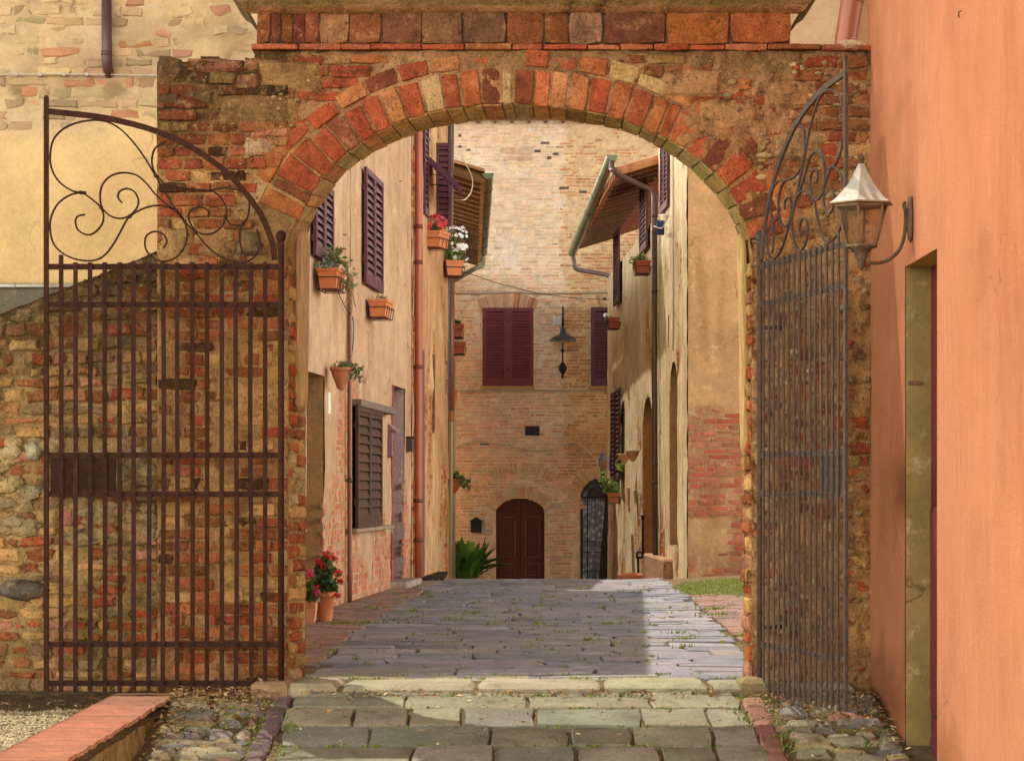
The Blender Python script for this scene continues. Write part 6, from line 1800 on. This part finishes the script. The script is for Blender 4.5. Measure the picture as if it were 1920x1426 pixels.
# --- right-hand boxes
AR = math.atan2(.0306, 1)
def p9(t, H__): mk(t, 'plant', M['leaf'], lambda m: foliage(m, (-.04, 0, H__-.02), (.16, .22, .13), 130, .05, .018, [(.09,.2,.03), (.14,.27,.05), G1], up=.5))
planter('flower_box', 'red box of grassy green herbs high on the right wall beside drainpipe', 1204, 514, 40.0, (.45, .24, .21), AR, p9, col=(.40,.11,.06))
def p10(t, H__):
    mk(t, 'plant', M['leaf'], lambda m: foliage(m, (-.1, 0, H__), (.07, .14, .07), 20, .05, .03, [G4], up=.3)); mk(t, 'flowers', M['petal'], lambda m: blooms(m, (-.13, -.05, H__+.02), (.06, .14, .06), 14, .03, WHT))
planter('flower_box', 'small red box with a few white flowers in front of the right-hand purple shutter', 1150, 616, 45.5, (.4, .21, .20), AR, p10, col=(.40,.10,.06))
def p11(t, H__): mk(t, 'plant', M['leaf'], lambda m: (foliage(m, (-.05, 0, H__), (.20, .2, .24), 120, .055, .04, [G3, (.26,.38,.07), G2], up=.45), foliage(m, (-.17, 0, H__+.22), (.07, .1, .18), 40, .05, .035, [(.3,.42,.1), G3], up=.45)))
planter('flower_box', 'low terracotta box of bright leafy herbs beside the arched glass door', 1149, 942, 44.5, (.45, .23, .18), AR, p11, col=(.52,.2,.09))
def emptyp(t, h): mk(t, 'soil', M['stone'], lambda m: m.lathe([(.12, h-.03), (.001, h-.03)], (0, 0, 0), 14, (.2,.12,.06), cap=False))
hangpot('empty tan terracotta half pot, left and lower of the pair by dark shutters', 1170, 870, 43.5, .135, .19, emptyp, (.55,.30,.14))
hangpot('empty tan terracotta half pot, right and higher of the pair by dark shutters', 1186, 865, 41.5, .13, .19, emptyp, (.56,.31,.14))
t = thing('terracotta_trough', 'long empty terracotta trough at foot of the sunlit right wall', 'trough', P(1181, 1090, 40.5), None, AR); trough(t, .9, .34, .13, (.60,.25,.10), bracket=False)
m = MB(); m.tube([P(1144.5, 848, 43.6), P(1144, 882, 43.6)], .018, 6, (.03,.04,.35)); tag(m.build('rolled_cloth', M['cable']), 'narrow blue rolled cloth hanging by the dark shutters at the right corner', 'cloth')
m = MB(); u = P(1152, 870, 43.2)
for k in range(9): leaf(m, u, (random.uniform(.1, .6), -.2, random.uniform(-1, .5)), (0, 1, 0), random.uniform(.18, .3), .022, (.35,.45,.07))
tag(m.build('spider_plant', M['leaf']), 'tuft of yellow-green strap leaves hanging by the dark shutters on the right', 'plant')

# ================================================================ GROUND COVER
def tuft(m, x, y, n, h, sp, cols):
    z = gz(x, y)
    for k in range(n):
        a = random.uniform(0, 6.28); r = abs(random.gauss(0, sp)); p = Vector((x+r*math.cos(a), y+r*math.sin(a)*.5, z-.004))
        d = Vector((random.gauss(0, .5), random.gauss(0, .5), 1)).normalized(); l = h*random.uniform(.5, 1.2); w = .0035+.004*random.random()
        s = Vector((1, random.uniform(-.6, .6), 0)).normalized()*w; c = jit(pick(*[(q, 1) for q in cols]), .2)
        m.add([p-s, p+s, p+d*l*.6+s*.7+Vector((d.x*.01, 0, 0)), p+d*l, p+d*l*.6-s*.7], [(0,1,2,4),(4,2,3)], [c]*5)
GC = [(.15,.20,.03), (.22,.26,.05), (.30,.30,.09), (.11,.15,.03)]
m = MB()
for (px, py, n, sp) in ((700, 1140, 60, .10), (775, 1146, 40, .10), (745, 1163, 40, .12), (640, 1170, 60, .12), (690, 1168, 60, .16), (810, 1118, 20, .06), (1030, 1120, 26, .06), (1010, 1172, 22, .05), (1145, 1170, 30, .08), (1100, 1200, 26, .05), (1130, 1140, 24, .05), (1270, 1190, 30, .07), (1285, 1200, 24, .06), (1278, 1213, 18, .04), (1385, 1195, 26, .06), (1395, 1205, 26, .05), (1340, 1145, 40, .12), (1350, 1155, 40, .12), (930, 1165, 16, .05), (850, 1160, 10, .05), (1280, 1110, 30, .12), (1200, 1110, 20, .1)):
    s_ = (py-HZ)/FPX; Y = CZ/s_; X = (px-960)*Y/FPX
    tuft(m, X, Y, n, .045, sp, GC)
for k in range(240):
    Y = random.uniform(16.2, 31.5); X = random.uniform(-1.4, 2.2); tuft(m, X, Y, random.randint(3, 9), .03, .035, GC)
for k in range(60):
    X = random.uniform(-1.4, 1.5); tuft(m, X, random.choice((15.5, 15.52, 15.81)), random.randint(3, 8), .022, .05, GC)
for k in range(150):
    X = random.uniform(-1.35, 1.5); tuft(m, X, random.choice((14.96, 15.0, 14.93, 14.65, 14.26, 13.86))+random.uniform(-.012, .012), random.randint(2, 7), .022, .03, GC)
for k in range(60): tuft(m, random.choice((-1.3, 1.38, -1.47, 1.54))+random.uniform(-.02, .02), random.uniform(13.6, 14.95), random.randint(3, 8), .03, .04, GC)
for k in range(110): tuft(m, random.choice((random.uniform(-2.05, -1.5), random.uniform(1.56, 2.2))), random.uniform(13.7, 14.9), random.randint(2, 6), .028, .03, GC)
tag(m.build('weeds', M['leaf']), kind='stuff')
m = MB()
for k in range(1500):
    X = random.uniform(1.95, 3.2); Y = random.uniform(26.2, 31.5)
    if (X-2.7)**2/.5+(Y-28.7)**2/6.5 > 1+.8*nz(X, Y, 2, 2.5) or nz(X, Y, 5, 3) > .25: continue
    tuft(m, X, Y, random.randint(5, 10), .026, .05, [(.17,.24,.04), (.24,.30,.06), (.36,.33,.12), (.13,.19,.03)])
tag(m.build('grass', M['leaf']), kind='stuff')
m = MB()
def litter(x0, x1, y0, y1, n, zf):
    for k in range(n):
        x = random.uniform(x0, x1); y = y1-abs(random.gauss(0, (y1-y0)*.5)); z = zf(x, y)+random.uniform(.004, .03)
        leaf(m, (x, y, z), (random.gauss(0, 1), random.gauss(0, 1), random.uniform(-.2, .35)), rdir(), random.uniform(.018, .05), random.uniform(.006, .02), pick(((.30,.17,.07), 3), ((.40,.26,.12), 3), ((.18,.09,.04), 2), ((.5,.38,.2), 1)))
litter(-3.3, -2.4, 14.8, 15.25, 900, lambda x, y: -.13); litter(-2.08, -1.4, 14.55, 15.2, 700, gz); litter(1.45, 2.22, 14.5, 15.25, 900, gz); litter(-2.08, -1.9, 13.4, 15, 200, gz); litter(2.05, 2.22, 13.4, 15, 200, gz); litter(-1.3, 1.4, 14.86, 15.0, 320, gz); litter(-1.3, 1.4, 13.8, 15, 140, gz)
litter(-2.08, -1.5, 13.5, 15, 260, gz); litter(1.55, 2.2, 13.5, 15, 200, gz)
tag(m.build('leaf_litter', M['stone']), kind='stuff')

# ================================================================ CAMERA AND LIGHT
cam = bpy.data.objects.new('camera', bpy.data.cameras.new('camera')); COL.objects.link(cam)
cam.location = (0, 0, CZ); cam.rotation_euler = (R(90), 0, 0)
cam.data.sensor_width = 36; cam.data.lens = FPX/1920*36; cam.data.shift_y = (HZ-713)/1920
cam.data.clip_start = .1; cam.data.clip_end = 600
S.camera = cam
SUN = Vector((.69, -1, -2.5))
sl_ = bpy.data.lights.new('sun', 'SUN'); sl_.energy = 5.0; sl_.angle = R(.5); sl_.color = (1, .95, .85)
so = bpy.data.objects.new('sun', sl_); COL.objects.link(so); so.rotation_euler = SUN.to_track_quat('-Z', 'Y').to_euler(); so.location = (-5, 8, 20)
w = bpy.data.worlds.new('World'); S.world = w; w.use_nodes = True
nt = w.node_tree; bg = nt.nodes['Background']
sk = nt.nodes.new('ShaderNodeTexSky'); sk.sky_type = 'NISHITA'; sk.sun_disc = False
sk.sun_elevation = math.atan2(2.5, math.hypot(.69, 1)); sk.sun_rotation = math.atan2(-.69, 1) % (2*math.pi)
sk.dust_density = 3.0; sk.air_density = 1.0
hs = nt.nodes.new('ShaderNodeHueSaturation'); hs.inputs['Saturation'].default_value = .35; hs.inputs['Value'].default_value = 5.2  # sky colour scaled up to brighten the shaded walls
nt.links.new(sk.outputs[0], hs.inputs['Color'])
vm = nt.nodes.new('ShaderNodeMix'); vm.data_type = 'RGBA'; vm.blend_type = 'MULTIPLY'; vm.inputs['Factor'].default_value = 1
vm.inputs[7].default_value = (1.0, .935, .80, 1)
# sky shaped to light the walls: added brightness near the horizon, dimmed overhead
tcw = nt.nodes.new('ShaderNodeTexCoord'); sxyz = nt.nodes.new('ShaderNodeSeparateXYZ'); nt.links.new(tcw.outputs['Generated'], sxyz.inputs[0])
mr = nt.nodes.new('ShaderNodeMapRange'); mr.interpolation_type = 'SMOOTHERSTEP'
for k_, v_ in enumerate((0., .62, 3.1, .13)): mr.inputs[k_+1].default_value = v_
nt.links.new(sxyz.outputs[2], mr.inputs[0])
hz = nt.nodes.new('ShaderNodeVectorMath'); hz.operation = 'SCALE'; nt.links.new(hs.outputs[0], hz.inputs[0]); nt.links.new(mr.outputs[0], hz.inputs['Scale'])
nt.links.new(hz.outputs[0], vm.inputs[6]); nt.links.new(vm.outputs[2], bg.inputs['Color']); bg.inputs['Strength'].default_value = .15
S.view_settings.view_transform = 'Standard'; S.view_settings.look = 'None'; S.view_settings.exposure = 0; S.view_settings.gamma = 1
S.cycles.max_bounces = 10; S.cycles.diffuse_bounces = 8; S.cycles.use_denoising = True
